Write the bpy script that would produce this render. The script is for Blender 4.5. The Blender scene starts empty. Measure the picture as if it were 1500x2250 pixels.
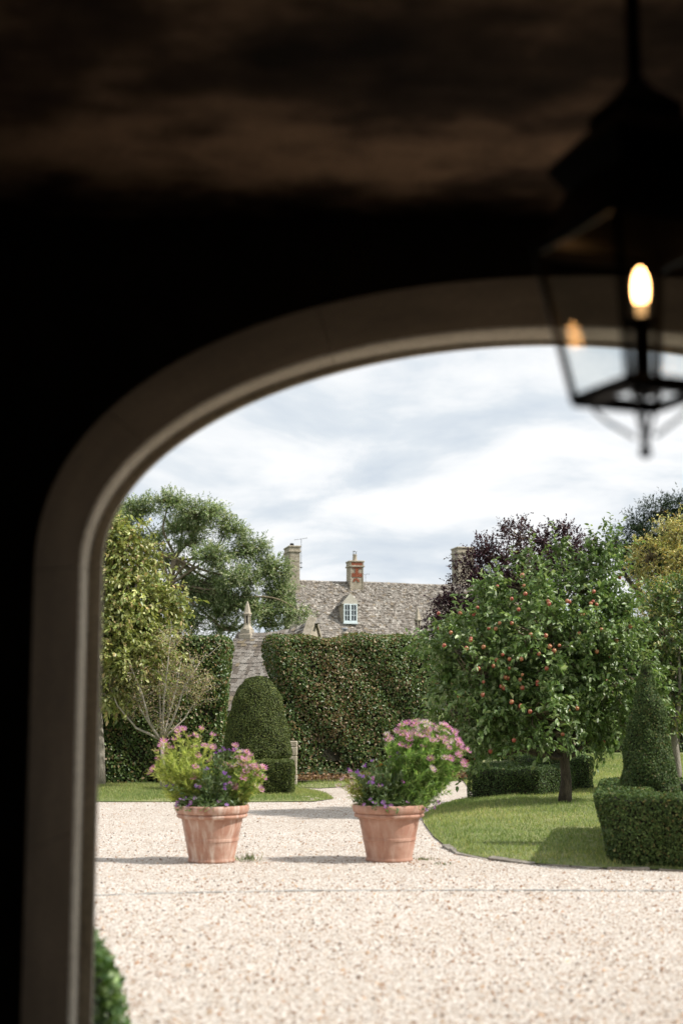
import bpy, bmesh, math
import numpy as np
from mathutils import Vector, Matrix

# ------------------------------------------------------------------ camera, sky, sun, exposure
SC = bpy.context.scene
COL = SC.collection
F, PITCH, H = 3125.0, math.radians(7.92), 1.5      # focal length in photo pixels, tilt, eye height
cam_d = bpy.data.cameras.new('camera'); cam = bpy.data.objects.new('camera', cam_d); COL.objects.link(cam)
cam.location = (0, 0, H); cam.rotation_euler = (math.pi/2 + PITCH, 0, 0)
cam_d.sensor_fit = 'VERTICAL'; cam_d.sensor_height = 36; cam_d.sensor_width = 24; cam_d.lens = 50
cam_d.clip_start = 0.05; cam_d.clip_end = 2000
cam_d.dof.use_dof = True; cam_d.dof.focus_distance = 25.0; cam_d.dof.aperture_fstop = 1.55
SC.camera = cam

SUN_EL, SUN_AZ = math.radians(45), math.radians(-10)  # azimuth measured from +X towards +Y
sdir = Vector((math.cos(SUN_EL)*math.cos(SUN_AZ), math.cos(SUN_EL)*math.sin(SUN_AZ), math.sin(SUN_EL)))
sl = bpy.data.lights.new('sun', 'SUN'); sl.energy = 3.9; sl.angle = math.radians(1.5); sl.color = (1, .95, .88)
so = bpy.data.objects.new('sun', sl); COL.objects.link(so); so.location = (30, 10, 40)
so.rotation_euler = sdir.to_track_quat('Z', 'Y').to_euler()

W = bpy.data.worlds.new('World'); SC.world = W; W.use_nodes = True
nt = W.node_tree; nt.nodes.clear()
def wn(t, **k):
    n = nt.nodes.new(t)
    for a, b in k.items(): setattr(n, a, b)
    return n
def wmath(op, a, b=None, clamp=False):
    n = wn('ShaderNodeMath', operation=op, use_clamp=clamp)
    for i, v in enumerate((a, b)):
        if v is None: continue
        if isinstance(v, (int, float)): n.inputs[i].default_value = v
        else: nt.links.new(v, n.inputs[i])
    return n.outputs[0]
sky = wn('ShaderNodeTexSky', sky_type='NISHITA', sun_disc=False)
sky.sun_elevation = SUN_EL; sky.sun_rotation = math.pi/2 - SUN_AZ
tc = wn('ShaderNodeTexCoord'); sep = wn('ShaderNodeSeparateXYZ'); nt.links.new(tc.outputs['Generated'], sep.inputs[0])
den = wmath('ADD', wmath('MAXIMUM', sep.outputs[2], 0.0), 0.22)     # flat cloud layer seen in perspective
cmb = wn('ShaderNodeCombineXYZ')
nt.links.new(wmath('DIVIDE', sep.outputs[0], den), cmb.inputs[0]); nt.links.new(wmath('DIVIDE', sep.outputs[1], den), cmb.inputs[1])
def cnoise(scale, detail, off, dist=.3):
    mp = wn('ShaderNodeMapping'); mp.inputs['Location'].default_value = off; mp.inputs['Scale'].default_value = (1, 1.0, 1)
    nt.links.new(cmb.outputs[0], mp.inputs[0])
    n = wn('ShaderNodeTexNoise'); n.inputs['Scale'].default_value = scale; n.inputs['Detail'].default_value = detail
    n.inputs['Roughness'].default_value = .55; n.inputs['Distortion'].default_value = dist
    nt.links.new(mp.outputs[0], n.inputs['Vector']); return n.outputs['Fac']
def wramp(fac, pts):
    r = wn('ShaderNodeValToRGB'); e = r.color_ramp.elements
    while len(e) < len(pts): e.new(.5)
    for q, (p, c) in zip(e, pts): q.position = p; q.color = (*c, 1)
    nt.links.new(fac, r.inputs[0]); return r.outputs[0]
cloud = wramp(cnoise(2.6, 9, (3.3, 1.7, 0), .35), [(.33, (.42, .47, .53)), (.44, (.50, .54, .58)), (.51, (.60, .62, .64)), (.60, (.68, .685, .69))])
cover = wramp(cnoise(1.3, 5, (7.1, 4.2, 2)), [(.18, (0, 0, 0)), (.34, (1, 1, 1))])
mulk = wn('ShaderNodeMix', data_type='RGBA', blend_type='MULTIPLY'); mulk.inputs['Factor'].default_value = 1
nt.links.new(sky.outputs[0], mulk.inputs['A']); mulk.inputs['B'].default_value = (.1, .1, .1, 1)
mx = wn('ShaderNodeMix', data_type='RGBA'); nt.links.new(cover, mx.inputs['Factor'])
nt.links.new(mulk.outputs['Result'], mx.inputs['A']); nt.links.new(cloud, mx.inputs['B'])
bg = wn('ShaderNodeBackground'); bg.inputs[1].default_value = 1.0
nt.links.new(mx.outputs['Result'], bg.inputs[0])
wo = wn('ShaderNodeOutputWorld'); nt.links.new(bg.outputs[0], wo.inputs[0])

SC.view_settings.view_transform = 'Standard'; SC.view_settings.look = 'None'
SC.view_settings.exposure = 0.62; SC.view_settings.gamma = 1
SC.render.engine = 'CYCLES'; SC.cycles.max_bounces = 8; SC.cycles.transparent_max_bounces = 16
SC.cycles.use_denoising = True; SC.cycles.sample_clamp_indirect = 40

# ------------------------------------------------------------------ helpers
rng = np.random.default_rng(11)
cp, sp = math.cos(PITCH), math.sin(PITCH)
def ray(px, py):
    cx = (px-750)/F; cy = (1125-py)/F
    return Vector((cx, cp-cy*sp, sp+cy*cp))
def at(px, py, Y):                     # pixel -> point at depth Y
    d = ray(px, py); return Vector((d.x/d.y*Y, Y, d.z/d.y*Y + H))
def gnd(px, py, z=0.0):                # pixel -> point on the ground
    d = ray(px, py); k = (z-H)/d.z; return Vector((d.x*k, d.y*k, z))
def ppm(Y): return F/Y                 # photo pixels per metre

def mk(name, V, faces, mat=None, parent=None, cols=None, smooth=False):
    """faces: list of index tuples or an (n,k) array"""
    me = bpy.data.meshes.new(name)
    V = np.asarray(V, dtype=np.float32).reshape(-1, 3)
    if isinstance(faces, np.ndarray):
        n, k = faces.shape
        me.vertices.add(len(V)); me.vertices.foreach_set('co', V.ravel())
        me.loops.add(n*k); me.loops.foreach_set('vertex_index', faces.astype(np.int32).ravel())
        me.polygons.add(n); me.polygons.foreach_set('loop_start', np.arange(0, n*k, k, dtype=np.int32))
        me.polygons.foreach_set('loop_total', np.full(n, k, dtype=np.int32))
        me.update(calc_edges=True); me.validate()
    else:
        me.from_pydata(V.tolist(), [], faces); me.update()
    if cols is not None:
        a = me.color_attributes.new('Col', 'FLOAT_COLOR', 'POINT')
        c = np.ones((len(V), 4), dtype=np.float32); c[:, :3] = cols; a.data.foreach_set('color', c.ravel())
    if smooth: me.polygons.foreach_set('use_smooth', np.ones(len(me.polygons), dtype=bool))
    if mat: me.materials.append(mat)
    o = bpy.data.objects.new(name, me); COL.objects.link(o)
    if parent: o.parent = parent
    return o
def tag(o, label=None, cat=None, group=None, kind=None):
    if label: o['label'] = label
    if cat: o['category'] = cat
    if group: o['group'] = group
    if kind: o['kind'] = kind
    return o
def thing(name, label, cat, group=None, loc=(0, 0, 0), rotz=0):
    o = bpy.data.objects.new(name, None); COL.objects.link(o); o.location = loc; o.rotation_euler = (0, 0, rotz)
    o.empty_display_size = .1
    return tag(o, label, cat, group)
def inst(src, parent, loc=(0, 0, 0), rot=None, scale=None, mat=None, name=None):
    o = src.copy(); COL.objects.link(o); o.parent = parent; o.location = loc
    if rot is not None: o.rotation_euler = rot
    if scale is not None: o.scale = scale if hasattr(scale, '__len__') else (scale,)*3
    if name: o.name = name
    if mat: o.material_slots[0].link = 'OBJECT'; o.material_slots[0].material = mat
    return o

class MB:                               # mesh builder
    def __init__(s): s.v = []; s.f = []; s.c = []
    def add(s, v, f, col=None):
        b = len(s.v); s.v += [tuple(x) for x in v]; s.f += [tuple(i+b for i in q) for q in f]
        s.c += [col or (1, 1, 1)]*len(v)
    def box(s, x0, x1, y0, y1, z0, z1, col=None, M=None, bev=0.0, jit=0.0):
        P = [(x, y, z) for z in (z0, z1) for y in (y0, y1) for x in (x0, x1)]
        if bev:
            bm = bmesh.new(); vs = [bm.verts.new(p) for p in P]
            for q in ((0, 2, 3, 1), (4, 5, 7, 6), (0, 1, 5, 4), (2, 6, 7, 3), (0, 4, 6, 2), (1, 3, 7, 5)): bm.faces.new([vs[i] for i in q])
            bmesh.ops.bevel(bm, geom=bm.edges[:], offset=bev, segments=1, affect='EDGES')
            bm.verts.index_update(); P = [tuple(v.co) for v in bm.verts]; Fs = [tuple(v.index for v in f.verts) for f in bm.faces]; bm.free()
        else: Fs = [(0, 2, 3, 1), (4, 5, 7, 6), (0, 1, 5, 4), (2, 6, 7, 3), (0, 4, 6, 2), (1, 3, 7, 5)]
        if jit: P = [tuple(c + rng.normal(0, jit) for c in p) for p in P]
        if M is not None: P = [tuple(M @ Vector(p)) for p in P]
        s.add(P, Fs, col)
    def lathe(s, prof, n=32, cx=0, cy=0, cz=0, col=None, rot=0.0):
        V = []; Fs = []
        for r, z in prof:
            for i in range(n):
                a = rot + 2*math.pi*i/n; V.append((cx+r*math.cos(a), cy+r*math.sin(a), cz+z))
        for j in range(len(prof)-1):
            for i in range(n):
                k = (i+1) % n; Fs.append((j*n+i, j*n+k, (j+1)*n+k, (j+1)*n+i))
        s.add(V, Fs, col)
    def tube(s, pts, rad, n=6, col=None):
        pts = [Vector(p) for p in pts]
        if not hasattr(rad, '__len__'): rad = [rad]*len(pts)
        V = []; Fs = []
        up = Vector((.31, .17, .93))
        for i, p in enumerate(pts):
            t = (pts[min(i+1, len(pts)-1)] - pts[max(i-1, 0)]).normalized()
            a = t.cross(up)
            if a.length < 1e-3: a = t.cross(Vector((1, 0, 0)))
            a.normalize(); b = t.cross(a)
            for k in range(n):
                w = 2*math.pi*k/n; V.append(p + (a*math.cos(w) + b*math.sin(w))*rad[i])
        for i in range(len(pts)-1):
            for k in range(n):
                m = (k+1) % n; Fs.append((i*n+k, i*n+m, (i+1)*n+m, (i+1)*n+k))
        Fs.append(tuple(range(n-1, -1, -1))); Fs.append(tuple((len(pts)-1)*n+k for k in range(n)))
        s.add(V, Fs, col)
    def build(s, name, mat, parent=None, smooth=False, usecol=False):
        return mk(name, s.v, s.f, mat, parent, np.array(s.c) if usecol else None, smooth)

# ---- materials
def M_(name): m = bpy.data.materials.new(name); m.use_nodes = True; return m, m.node_tree
def nd(t, typ, **k):
    n = t.nodes.new(typ)
    for a, b in k.items(): setattr(n, a, b)
    return n
def ramp(t, fac, pts):
    r = nd(t, 'ShaderNodeValToRGB'); e = r.color_ramp.elements
    while len(e) < len(pts): e.new(.5)
    for q, (p, c) in zip(e, pts): q.position = p; q.color = (*c, 1)
    t.links.new(fac, r.inputs[0]); return r.outputs[0]
def noise(t, scale, detail=4, sc=(1, 1, 1), rough=.6, coord='Object', dist=0):
    c = nd(t, 'ShaderNodeTexCoord'); m = nd(t, 'ShaderNodeMapping'); m.inputs['Scale'].default_value = sc
    t.links.new(c.outputs[coord], m.inputs[0]); n = nd(t, 'ShaderNodeTexNoise')
    n.inputs['Scale'].default_value = scale; n.inputs['Detail'].default_value = detail; n.inputs['Roughness'].default_value = rough
    n.inputs['Distortion'].default_value = dist
    t.links.new(m.outputs[0], n.inputs['Vector']); return n.outputs['Fac']
def mixc(t, a, b, fac, blend='MIX'):
    m = nd(t, 'ShaderNodeMix', data_type='RGBA', blend_type=blend)
    for i, v in (('A', a), ('B', b), ('Factor', fac)):
        if isinstance(v, tuple): m.inputs[i].default_value = (*v, 1)
        elif isinstance(v, (int, float)): m.inputs[i].default_value = v
        else: t.links.new(v, m.inputs[i])
    return m.outputs['Result']
def bump(t, h, s, d=.02):
    b = nd(t, 'ShaderNodeBump'); b.inputs['Strength'].default_value = s; b.inputs['Distance'].default_value = d
    t.links.new(h, b.inputs['Height']); return b.outputs[0]
def stone(name, pts, scale=6, rough=.9, bs=.5, sc=(1, 1, 1), attr=False, fine=60, bd=.02, spec=.3):
    m, t = M_(name); p = t.nodes['Principled BSDF']; p.inputs['Roughness'].default_value = rough
    p.inputs['Specular IOR Level'].default_value = spec
    f = noise(t, scale, 6, sc); c = ramp(t, f, pts)
    f2 = noise(t, fine, 3, sc); c = mixc(t, c, ramp(t, f2, [(.3, (.7, .7, .7)), (.7, (1.15, 1.15, 1.15))]), 1.0, 'MULTIPLY')
    if attr:
        a = nd(t, 'ShaderNodeAttribute', attribute_name='Col'); c = mixc(t, c, a.outputs['Color'], 1.0, 'MULTIPLY')
    t.links.new(c, p.inputs['Base Color']); t.links.new(bump(t, f2, bs, bd), p.inputs['Normal']); return m
def plain(name, c, rough=.6, metal=0, spec=.5):
    m, t = M_(name); p = t.nodes['Principled BSDF']; p.inputs['Base Color'].default_value = (*c, 1)
    p.inputs['Roughness'].default_value = rough; p.inputs['Metallic'].default_value = metal; p.inputs['Specular IOR Level'].default_value = spec
    return m
def leafmat(name, rough=.45, trans=.28, spec=.4, tcol=(1.25, 1.3, .7)):
    m, t = M_(name); p = t.nodes['Principled BSDF']; a = nd(t, 'ShaderNodeAttribute', attribute_name='Col')
    p.inputs['Roughness'].default_value = rough; p.inputs['Specular IOR Level'].default_value = spec
    t.links.new(a.outputs['Color'], p.inputs['Base Color'])
    tr = nd(t, 'ShaderNodeBsdfTranslucent'); t.links.new(mixc(t, a.outputs['Color'], tcol, 1.0, 'MULTIPLY'), tr.inputs[0])
    mx = nd(t, 'ShaderNodeMixShader'); mx.inputs[0].default_value = trans
    t.links.new(p.outputs[0], mx.inputs[1]); t.links.new(tr.outputs[0], mx.inputs[2])
    t.links.new(mx.outputs[0], t.nodes['Material Output'].inputs[0]); return m

LEAF = leafmat('leaf'); LEAFG = leafmat('leaf_gloss', rough=.38, trans=.25, spec=.42); LEAFB = leafmat('leaf_box', rough=.55, trans=.2, spec=.22); LEAFS = leafmat('leaf_soft', rough=.6, trans=.48)
NEEDLE = leafmat('needle', rough=.6, trans=.12, spec=.25); PETAL = leafmat('petal', rough=.7, trans=.45, spec=.2, tcol=(1, 1, 1))
CORE = stone('twig_core', [(.3, (.010, .012, .006)), (.7, (.028, .026, .014))], 30, .95, .8)
BARK = stone('bark', [(.3, (.045, .036, .028)), (.7, (.14, .115, .09))], 14, .9, 1.0, (1, 1, .3))
BARKP = stone('bark_pale', [(.3, (.16, .14, .115)), (.7, (.36, .33, .28))], 12, .9, .8, (1, 1, .4))
BARKW = stone('bark_silver', [(.3, (.30, .27, .22)), (.7, (.52, .48, .41))], 12, .9, .6, (1, 1, .4))
TWIG = stone('twig', [(.3, (.13, .105, .07)), (.7, (.32, .26, .17))], 10, .85, .5)
LIME = stone('limestone', [(.25, (.30, .26, .20)), (.5, (.42, .37, .29)), (.75, (.52, .47, .38))], 5, .9, .5)
LIMEC = stone('limestone_lichen', [(.25, (.22, .19, .13)), (.5, (.40, .35, .27)), (.75, (.55, .50, .42))], 7, .92, .7)
MOULD = stone('moulding_limestone', [(.25, (.54, .47, .37)), (.5, (.62, .55, .44)), (.75, (.68, .61, .50))], 4, .9, .3, spec=.1)
LIMEP = stone('limestone_pale', [(.25, (.50, .46, .38)), (.75, (.64, .60, .52))], 6, .9, .3)
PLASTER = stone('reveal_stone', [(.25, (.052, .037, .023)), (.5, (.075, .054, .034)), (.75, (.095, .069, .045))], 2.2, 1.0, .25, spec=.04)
CEIL = stone('ceiling_plaster', [(.36, (.025, .016, .010)), (.48, (.10, .062, .038)), (.62, (.46, .29, .175)), (.75, (.22, .135, .083))], 1.3, .95, .6, (1, 1.25, 1), spec=.1)  # strong mottling puts patchy lamplight into the plaster colour
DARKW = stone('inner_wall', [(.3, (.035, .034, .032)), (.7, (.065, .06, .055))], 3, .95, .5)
SLATE = stone('stone_slate', [(.25, (.55, .55, .52)), (.5, (.9, .88, .84)), (.75, (1.15, 1.1, 1.05))], 9, .9, .7, attr=True, fine=40)
IRON = plain('black_iron', (.012, .012, .013), .45, .6)
STEEL = plain('grey_metal', (.25, .26, .27), .45, .8)
BRICK = stone('red_brick', [(.3, (.22, .06, .03)), (.7, (.40, .13, .07))], 30, .9, .5)
PAINT = plain('pale_blue_white_paint', (.66, .74, .76), .5)
SOIL = stone('soil', [(.3, (.03, .02, .013)), (.7, (.09, .06, .04))], 18, .95, 1)

def glassmat(name, tint=(1, 1, 1), base=.0):
    m, t = M_(name); t.nodes.remove(t.nodes['Principled BSDF'])
    tr = nd(t, 'ShaderNodeBsdfTransparent'); tr.inputs[0].default_value = (*tint, 1)
    gl = nd(t, 'ShaderNodeBsdfGlossy'); gl.inputs['Roughness'].default_value = .02
    fr = nd(t, 'ShaderNodeFresnel'); geo = nd(t, 'ShaderNodeNewGeometry')
    iv_ = nd(t, 'ShaderNodeMapRange'); t.links.new(geo.outputs['Backfacing'], iv_.inputs[0]); iv_.inputs[3].default_value = 1.5; iv_.inputs[4].default_value = 1/1.5; t.links.new(iv_.outputs[0], fr.inputs[0])
    mx = nd(t, 'ShaderNodeMixShader'); t.links.new(fr.outputs[0], mx.inputs[0]); t.links.new(tr.outputs[0], mx.inputs[1]); t.links.new(gl.outputs[0], mx.inputs[2])
    t.links.new(mx.outputs[0], t.nodes['Material Output'].inputs[0]); return m
GLASS = glassmat('lantern_glass', (.93, .95, .95))
PANE = plain('window_pane', (.02, .03, .035), .06, 0, .8)

# ---- foliage generators
def nrm(a): return a/np.maximum(np.linalg.norm(a, axis=1, keepdims=True), 1e-9)
def palette(n, cols, w=None, jit=.18):
    cols = np.array(cols); i = rng.choice(len(cols), n, p=None if w is None else np.array(w)/sum(w))
    return cols[i]*np.exp(rng.normal(0, jit, (n, 1)))
def leaves(name, pos, dirs, nor, L, Wd, cols, mat, parent, fold=.18, simple=False, kind='stuff'):
    n = len(pos); u = nrm(dirs); nn = nrm(nor - u*np.sum(nor*u, 1, keepdims=True)); v = np.cross(nn, u)
    L = np.broadcast_to(np.asarray(L, float), (n,))[:, None]; w = np.broadcast_to(np.asarray(Wd, float), (n,))[:, None]
    if simple:                          # four-point leaf, folded on its midrib
        pts = [pos, pos+u*L*.45+v*w*.5+nn*w*fold, pos+u*L, pos+u*L*.45-v*w*.5+nn*w*fold]
        V = np.stack(pts, 1).reshape(-1, 3); b = np.arange(n)[:, None]*4
        Fa = np.concatenate([b+np.array([[0, 1, 2]]), b+np.array([[0, 2, 3]])], 0); k = 4
    else:
        pts = [pos, pos+u*L*.3+v*w*.46+nn*w*fold, pos+u*L*.68+v*w*.40+nn*w*fold*.9-nn*L*.04, pos+u*L-nn*L*.12,
               pos+u*L*.68-v*w*.40+nn*w*fold*.9-nn*L*.04, pos+u*L*.3-v*w*.46+nn*w*fold]
        V = np.stack(pts, 1).reshape(-1, 3); b = np.arange(n)[:, None]*6
        Fa = np.concatenate([b+np.array([[0, 1, 2, 3]]), b+np.array([[0, 3, 4, 5]])], 0); k = 6
    o = mk(name, V, Fa, mat, parent, np.repeat(cols, k, 0))
    return tag(o, kind=kind)
def spray(cl, outw, ntw, tl, nlf, droop=.3, spread=1.0, upb=.25):
    """clump centres -> leaf bases and directions along little twigs"""
    n = len(cl); c = np.repeat(cl, ntw, 0); o = np.repeat(outw, ntw, 0)
    d = nrm(o*.75 + rng.normal(0, .62*spread, (n*ntw, 3)) + np.array([0, 0, upb])); ln = tl*rng.uniform(.5, 1.15, (n*ntw, 1))
    c = c + rng.normal(0, tl*.22, c.shape)
    t = np.tile(np.linspace(.15, 1, nlf), n*ntw)[:, None]
    P = np.repeat(c, nlf, 0) + np.repeat(d*ln, nlf, 0)*t; P[:, 2] -= (droop*.3*t*t*np.repeat(ln, nlf, 0))[:, 0]
    ld = nrm(np.repeat(d, nlf, 0)*.7 + rng.normal(0, .6, P.shape) - np.array([0, 0, droop]))
    ln_ = nrm(np.array([.35, -.1, 1.0]) + rng.normal(0, .55, P.shape))
    return P, ld, ln_
def chaikin(p, k=2):
    for _ in range(k):
        q = [p[0]]
        for a, b in zip(p[:-1], p[1:]): q += [a.lerp(b, .25), a.lerp(b, .75)]
        p = q+[p[-1]]
    return p
def tree(name, label, group, lobes, depth, trunk, leafspec, clumps, ntw, nlf, tl, cat='tree', bark=BARK, twig=TWIG, trunk_r=.12, br_r=.012, mat=LEAF,
         simple=False, droop=.3, upb=.25, inner=.25, limb=None, spread=1.0, limbs_r=.5):
    """lobes: (px, py, rx_px, rz_px, depth offset m); trunk: list of world points; leafspec: (len, width, colours, weights)"""
    T = thing(name, label, cat, group, trunk[0]); base = Vector(trunk[0]); s = 1/ppm(depth)
    lob = []
    for (px, py, rx, rz, dy) in lobes: q = tl*.55; lob.append((at(px, py, depth+dy), max(rx*s-q, rx*s*.35), max((rx*.8+rz*.2)*s-q, rx*s*.35), max(rz*s-q, rz*s*.35)))
    area = np.array([l[1]*l[3] for l in lob]); cnt = np.maximum(2, (area/area.sum()*clumps)).astype(int)
    tb = MB(); n = len(trunk); tb.tube([Vector(p)-base for p in trunk], [trunk_r*(1.25 if i == 0 else 1-.45*i/n) for i in range(n)], 9)
    bb = MB(); top = Vector(trunk[-1]); C = []; O = []
    for li, ((c, rx, ry, rz), k) in enumerate(zip(lob, cnt)):
        j = Vector(trunk[max(0, n-1-(li % 2))]); mid = (j+c)/2 + Vector(rng.normal(0, .12*(c-j).length, 3)) - Vector((0, 0, .06*(c-j).length))
        q1 = j.lerp(mid, .5)+Vector(rng.normal(0, .04*(c-j).length, 3)); q2 = mid.lerp(c, .5)+Vector(rng.normal(0, .04*(c-j).length, 3))
        cp_ = chaikin([j, q1, mid, q2, c]); tb.tube([p-base for p in cp_], [trunk_r*limbs_r*(1-.75*i/len(cp_)) for i in range(len(cp_))], 6)
        for _ in range(k):
            d = rng.normal(0, 1, 3); d /= np.linalg.norm(d)
            if d[1] > .35 and rng.random() < .5: d[1] = -d[1]
            r = rng.uniform(.78, 1.04) if rng.random() > inner else rng.uniform(.35, .78)
            p = np.array(c) + d*np.array((rx, ry, rz))*r; C.append(p); O.append(d)
            pv = Vector(p); m2 = c.lerp(pv, .5) + Vector(rng.normal(0, .07*max(rx, rz), 3))
            bb.tube([x-base for x in (c, m2, pv)], [br_r*1.5, br_r, br_r*.45], 4)
    C = np.array(C); O = np.array(O)
    tb.build('trunk', bark, T, True); tag(bb.build('branches', twig, T, True), kind='stuff')
    P, ld, ln_ = spray(C, O, ntw, tl, nlf, droop, spread, upb)
    Lf, Wf, cols, w = leafspec; N = len(P); sz = rng.uniform(.7, 1.2, N)
    cc = palette(N, cols, w)*np.repeat(np.exp(rng.normal(0, .16, (len(C), 1))), ntw*nlf, 0)
    leaves('crown', P-np.array(base), ld, ln_, Lf*sz, Wf*sz, cc, mat, T, simple=simple)
    return T
def bulge(P, amp, f):
    return amp*(np.sin(P[:, 0]*f+1.3)*np.sin(P[:, 2]*f*1.1+.4)+.6*np.sin(P[:, 1]*f*1.7+P[:, 2]*f*.8)+.5*np.sin(P[:, 0]*f*2.3+P[:, 2]*f*1.9+2))
def box_pts(hx, hy, h, r, n, faces='frtlb'):
    """points and normals on a rounded box, base centre at the origin"""
    ar = {'f': hx*h, 'b': hx*h, 'l': hy*h, 'r': hy*h, 't': hx*hy*2}; keys = list(faces)
    pr = np.array([ar[k] for k in keys]); cnt = rng.multinomial(n, pr/pr.sum()); out = []
    for k, m in zip(keys, cnt):
        a = rng.uniform(-1, 1, m); b = rng.uniform(0, 1, m)
        if k in 'fb': p = np.stack([a*hx, np.full(m, -hy if k == 'f' else hy), b*h], 1)
        elif k in 'lr': p = np.stack([np.full(m, -hx if k == 'l' else hx), a*hy, b*h], 1)
        else: p = np.stack([a*hx, (b*2-1)*hy, np.full(m, h)], 1)
        out.append(p)
    p = np.concatenate(out); q = p.copy(); q[:, 0] = np.clip(q[:, 0], -hx+r, hx-r); q[:, 1] = np.clip(q[:, 1], -hy+r, hy-r); q[:, 2] = np.minimum(q[:, 2], h-r)
    d = nrm(p-q); return q+d*r, d
def box_core(hx, hy, h, r, inset, parent, name='core', M=None, z0=0.0):
    m = MB(); m.box(-hx+inset, hx-inset, -hy+inset, hy-inset, z0, h-inset, bev=r*.8); return m.build(name, CORE, parent)
def clip_leaves(p, d, L, inward=.05, flat=.55, up=.2):
    """leaf placement on a clipped surface: bases sunk a little, blades roughly along the surface"""
    n = len(p); P = p - d*np.abs(rng.exponential(inward, (n, 1)))
    t = rng.normal(0, 1, (n, 3)); t -= d*np.sum(t*d, 1, keepdims=True); t = nrm(t)
    ld = nrm(t + d*rng.uniform(-.1, .9, (n, 1)) - np.array([0, 0, .25])); nn = nrm(d*flat + rng.normal(0, .5, (n, 3)) + np.array([0, 0, up]))
    return P - ld*L*.4, ld, nn

# ------------------------------------------------------------------ ground
def gravelmat():
    m, t = M_('gravel'); p = t.nodes['Principled BSDF']; p.inputs['Roughness'].default_value = .9; p.inputs['Specular IOR Level'].default_value = .2
    c = nd(t, 'ShaderNodeTexCoord'); v = nd(t, 'ShaderNodeTexVoronoi'); v.inputs['Scale'].default_value = 66; t.links.new(c.outputs['Object'], v.inputs['Vector'])
    s = nd(t, 'ShaderNodeSeparateColor'); t.links.new(v.outputs['Color'], s.inputs[0])
    col = ramp(t, s.outputs[0], [(.0, (.24, .165, .12)), (.14, (.36, .285, .225)), (.35, (.45, .395, .34)), (.7, (.53, .485, .435)), (.95, (.61, .58, .54))])
    big = ramp(t, noise(t, .9, 5), [(.3, (.90, .87, .84)), (.7, (1.04, 1.03, 1.02))])
    t.links.new(mixc(t, col, big, 1.0, 'MULTIPLY'), p.inputs['Base Color'])
    t.links.new(bump(t, v.outputs['Distance'], .6, .015), p.inputs['Normal']); return m
def lawnmat():
    m, t = M_('lawn'); p = t.nodes['Principled BSDF']; p.inputs['Roughness'].default_value = .85; p.inputs['Specular IOR Level'].default_value = .2
    a = ramp(t, noise(t, 1.1, 5), [(.35, (.16, .21, .075)), (.5, (.24, .28, .105)), (.66, (.36, .36, .18))])
    b = ramp(t, noise(t, 55, 3), [(.3, (.6, .6, .6)), (.7, (1.25, 1.25, 1.25))])
    t.links.new(mixc(t, a, b, 1.0, 'MULTIPLY'), p.inputs['Base Color']); t.links.new(bump(t, noise(t, 70, 3), 1, .03), p.inputs['Normal']); return m
GRAVEL = gravelmat(); LAWN = lawnmat()
FIELD = stone('field', [(.3, (.05, .08, .025)), (.7, (.10, .13, .05))], .3, .95, .3)
FLAG = stone('flagstone', [(.3, (.10, .09, .08)), (.7, (.2, .18, .15))], 2, .8, .3)
g = mk('ground', [(-500, -500, -.08), (500, -500, -.08), (500, 900, -.08), (-500, 900, -.08)], [(0, 1, 2, 3)], FIELD); tag(g, kind='structure')
g = mk('gravel_drive', [(-26, 5.6, 0), (26, 5.6, 0), (26, 33, 0), (-26, 33, 0)], [(0, 1, 2, 3)], GRAVEL); tag(g, kind='structure')

def stones_mesh():
    P = []
    for y0, y1, dens in ((6.6, 9.5, 3200), (9.5, 13, 2300), (13, 18, 1100), (18, 25, 420)):
        A = (y1-y0)*(y1+y0)/2*.62; n = int(A*dens); y = np.sqrt(rng.uniform(y0*y0, y1*y1, n)); x = rng.uniform(-.28, .34, n)*y; P.append(np.stack([x, y], 1))
    P = np.concatenate(P); n = len(P); r = rng.uniform(.0042, .009, n); fk = rng.random(n) < .025; r = r*np.where(fk, 1.9, 1.0); a0 = rng.uniform(0, 6.28, n); V = []
    for k in range(5):
        a = a0 + k*2*math.pi/5 + rng.normal(0, .2, n); q = r*rng.uniform(.75, 1.3, n); V.append(np.stack([P[:, 0]+np.cos(a)*q, P[:, 1]+np.sin(a)*q, np.full(n, -.001)+rng.uniform(0, .003, n)], 1))
    V.append(np.stack([P[:, 0]+rng.normal(0, .3, n)*r, P[:, 1]+rng.normal(0, .3, n)*r, r*rng.uniform(.5, 1.2, n)], 1))
    V = np.stack(V, 1).reshape(-1, 3); b = np.arange(n)[:, None]*6
    Fa = np.concatenate([b+np.array([[k, (k+1) % 5, 5]]) for k in range(5)], 0)
    c = palette(n, [(.65, .615, .575), (.54, .485, .43), (.41, .32, .24), (.24, .14, .085), (.12, .09, .07), (.36, .22, .13)], [50, 27, 11, 6, 3, 4], .1)
    c[fk] = palette(fk.sum(), [(.27, .155, .09), (.20, .13, .09), (.40, .27, .17), (.14, .105, .085)], [3, 3, 3, 2], .2)
    m, t = M_('pebble'); p = t.nodes['Principled BSDF']; p.inputs['Roughness'].default_value = .8; at_ = nd(t, 'ShaderNodeAttribute', attribute_name='Col')
    t.links.new(at_.outputs['Color'], p.inputs['Base Color']); p.inputs['Specular IOR Level'].default_value = .25
    o = mk('gravel', V, Fa, m, None, np.repeat(c, 6, 0)); tag(o, 'loose pale cream and tan pebbles covering the drive', 'gravel', kind='stuff')
stones_mesh()

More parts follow.
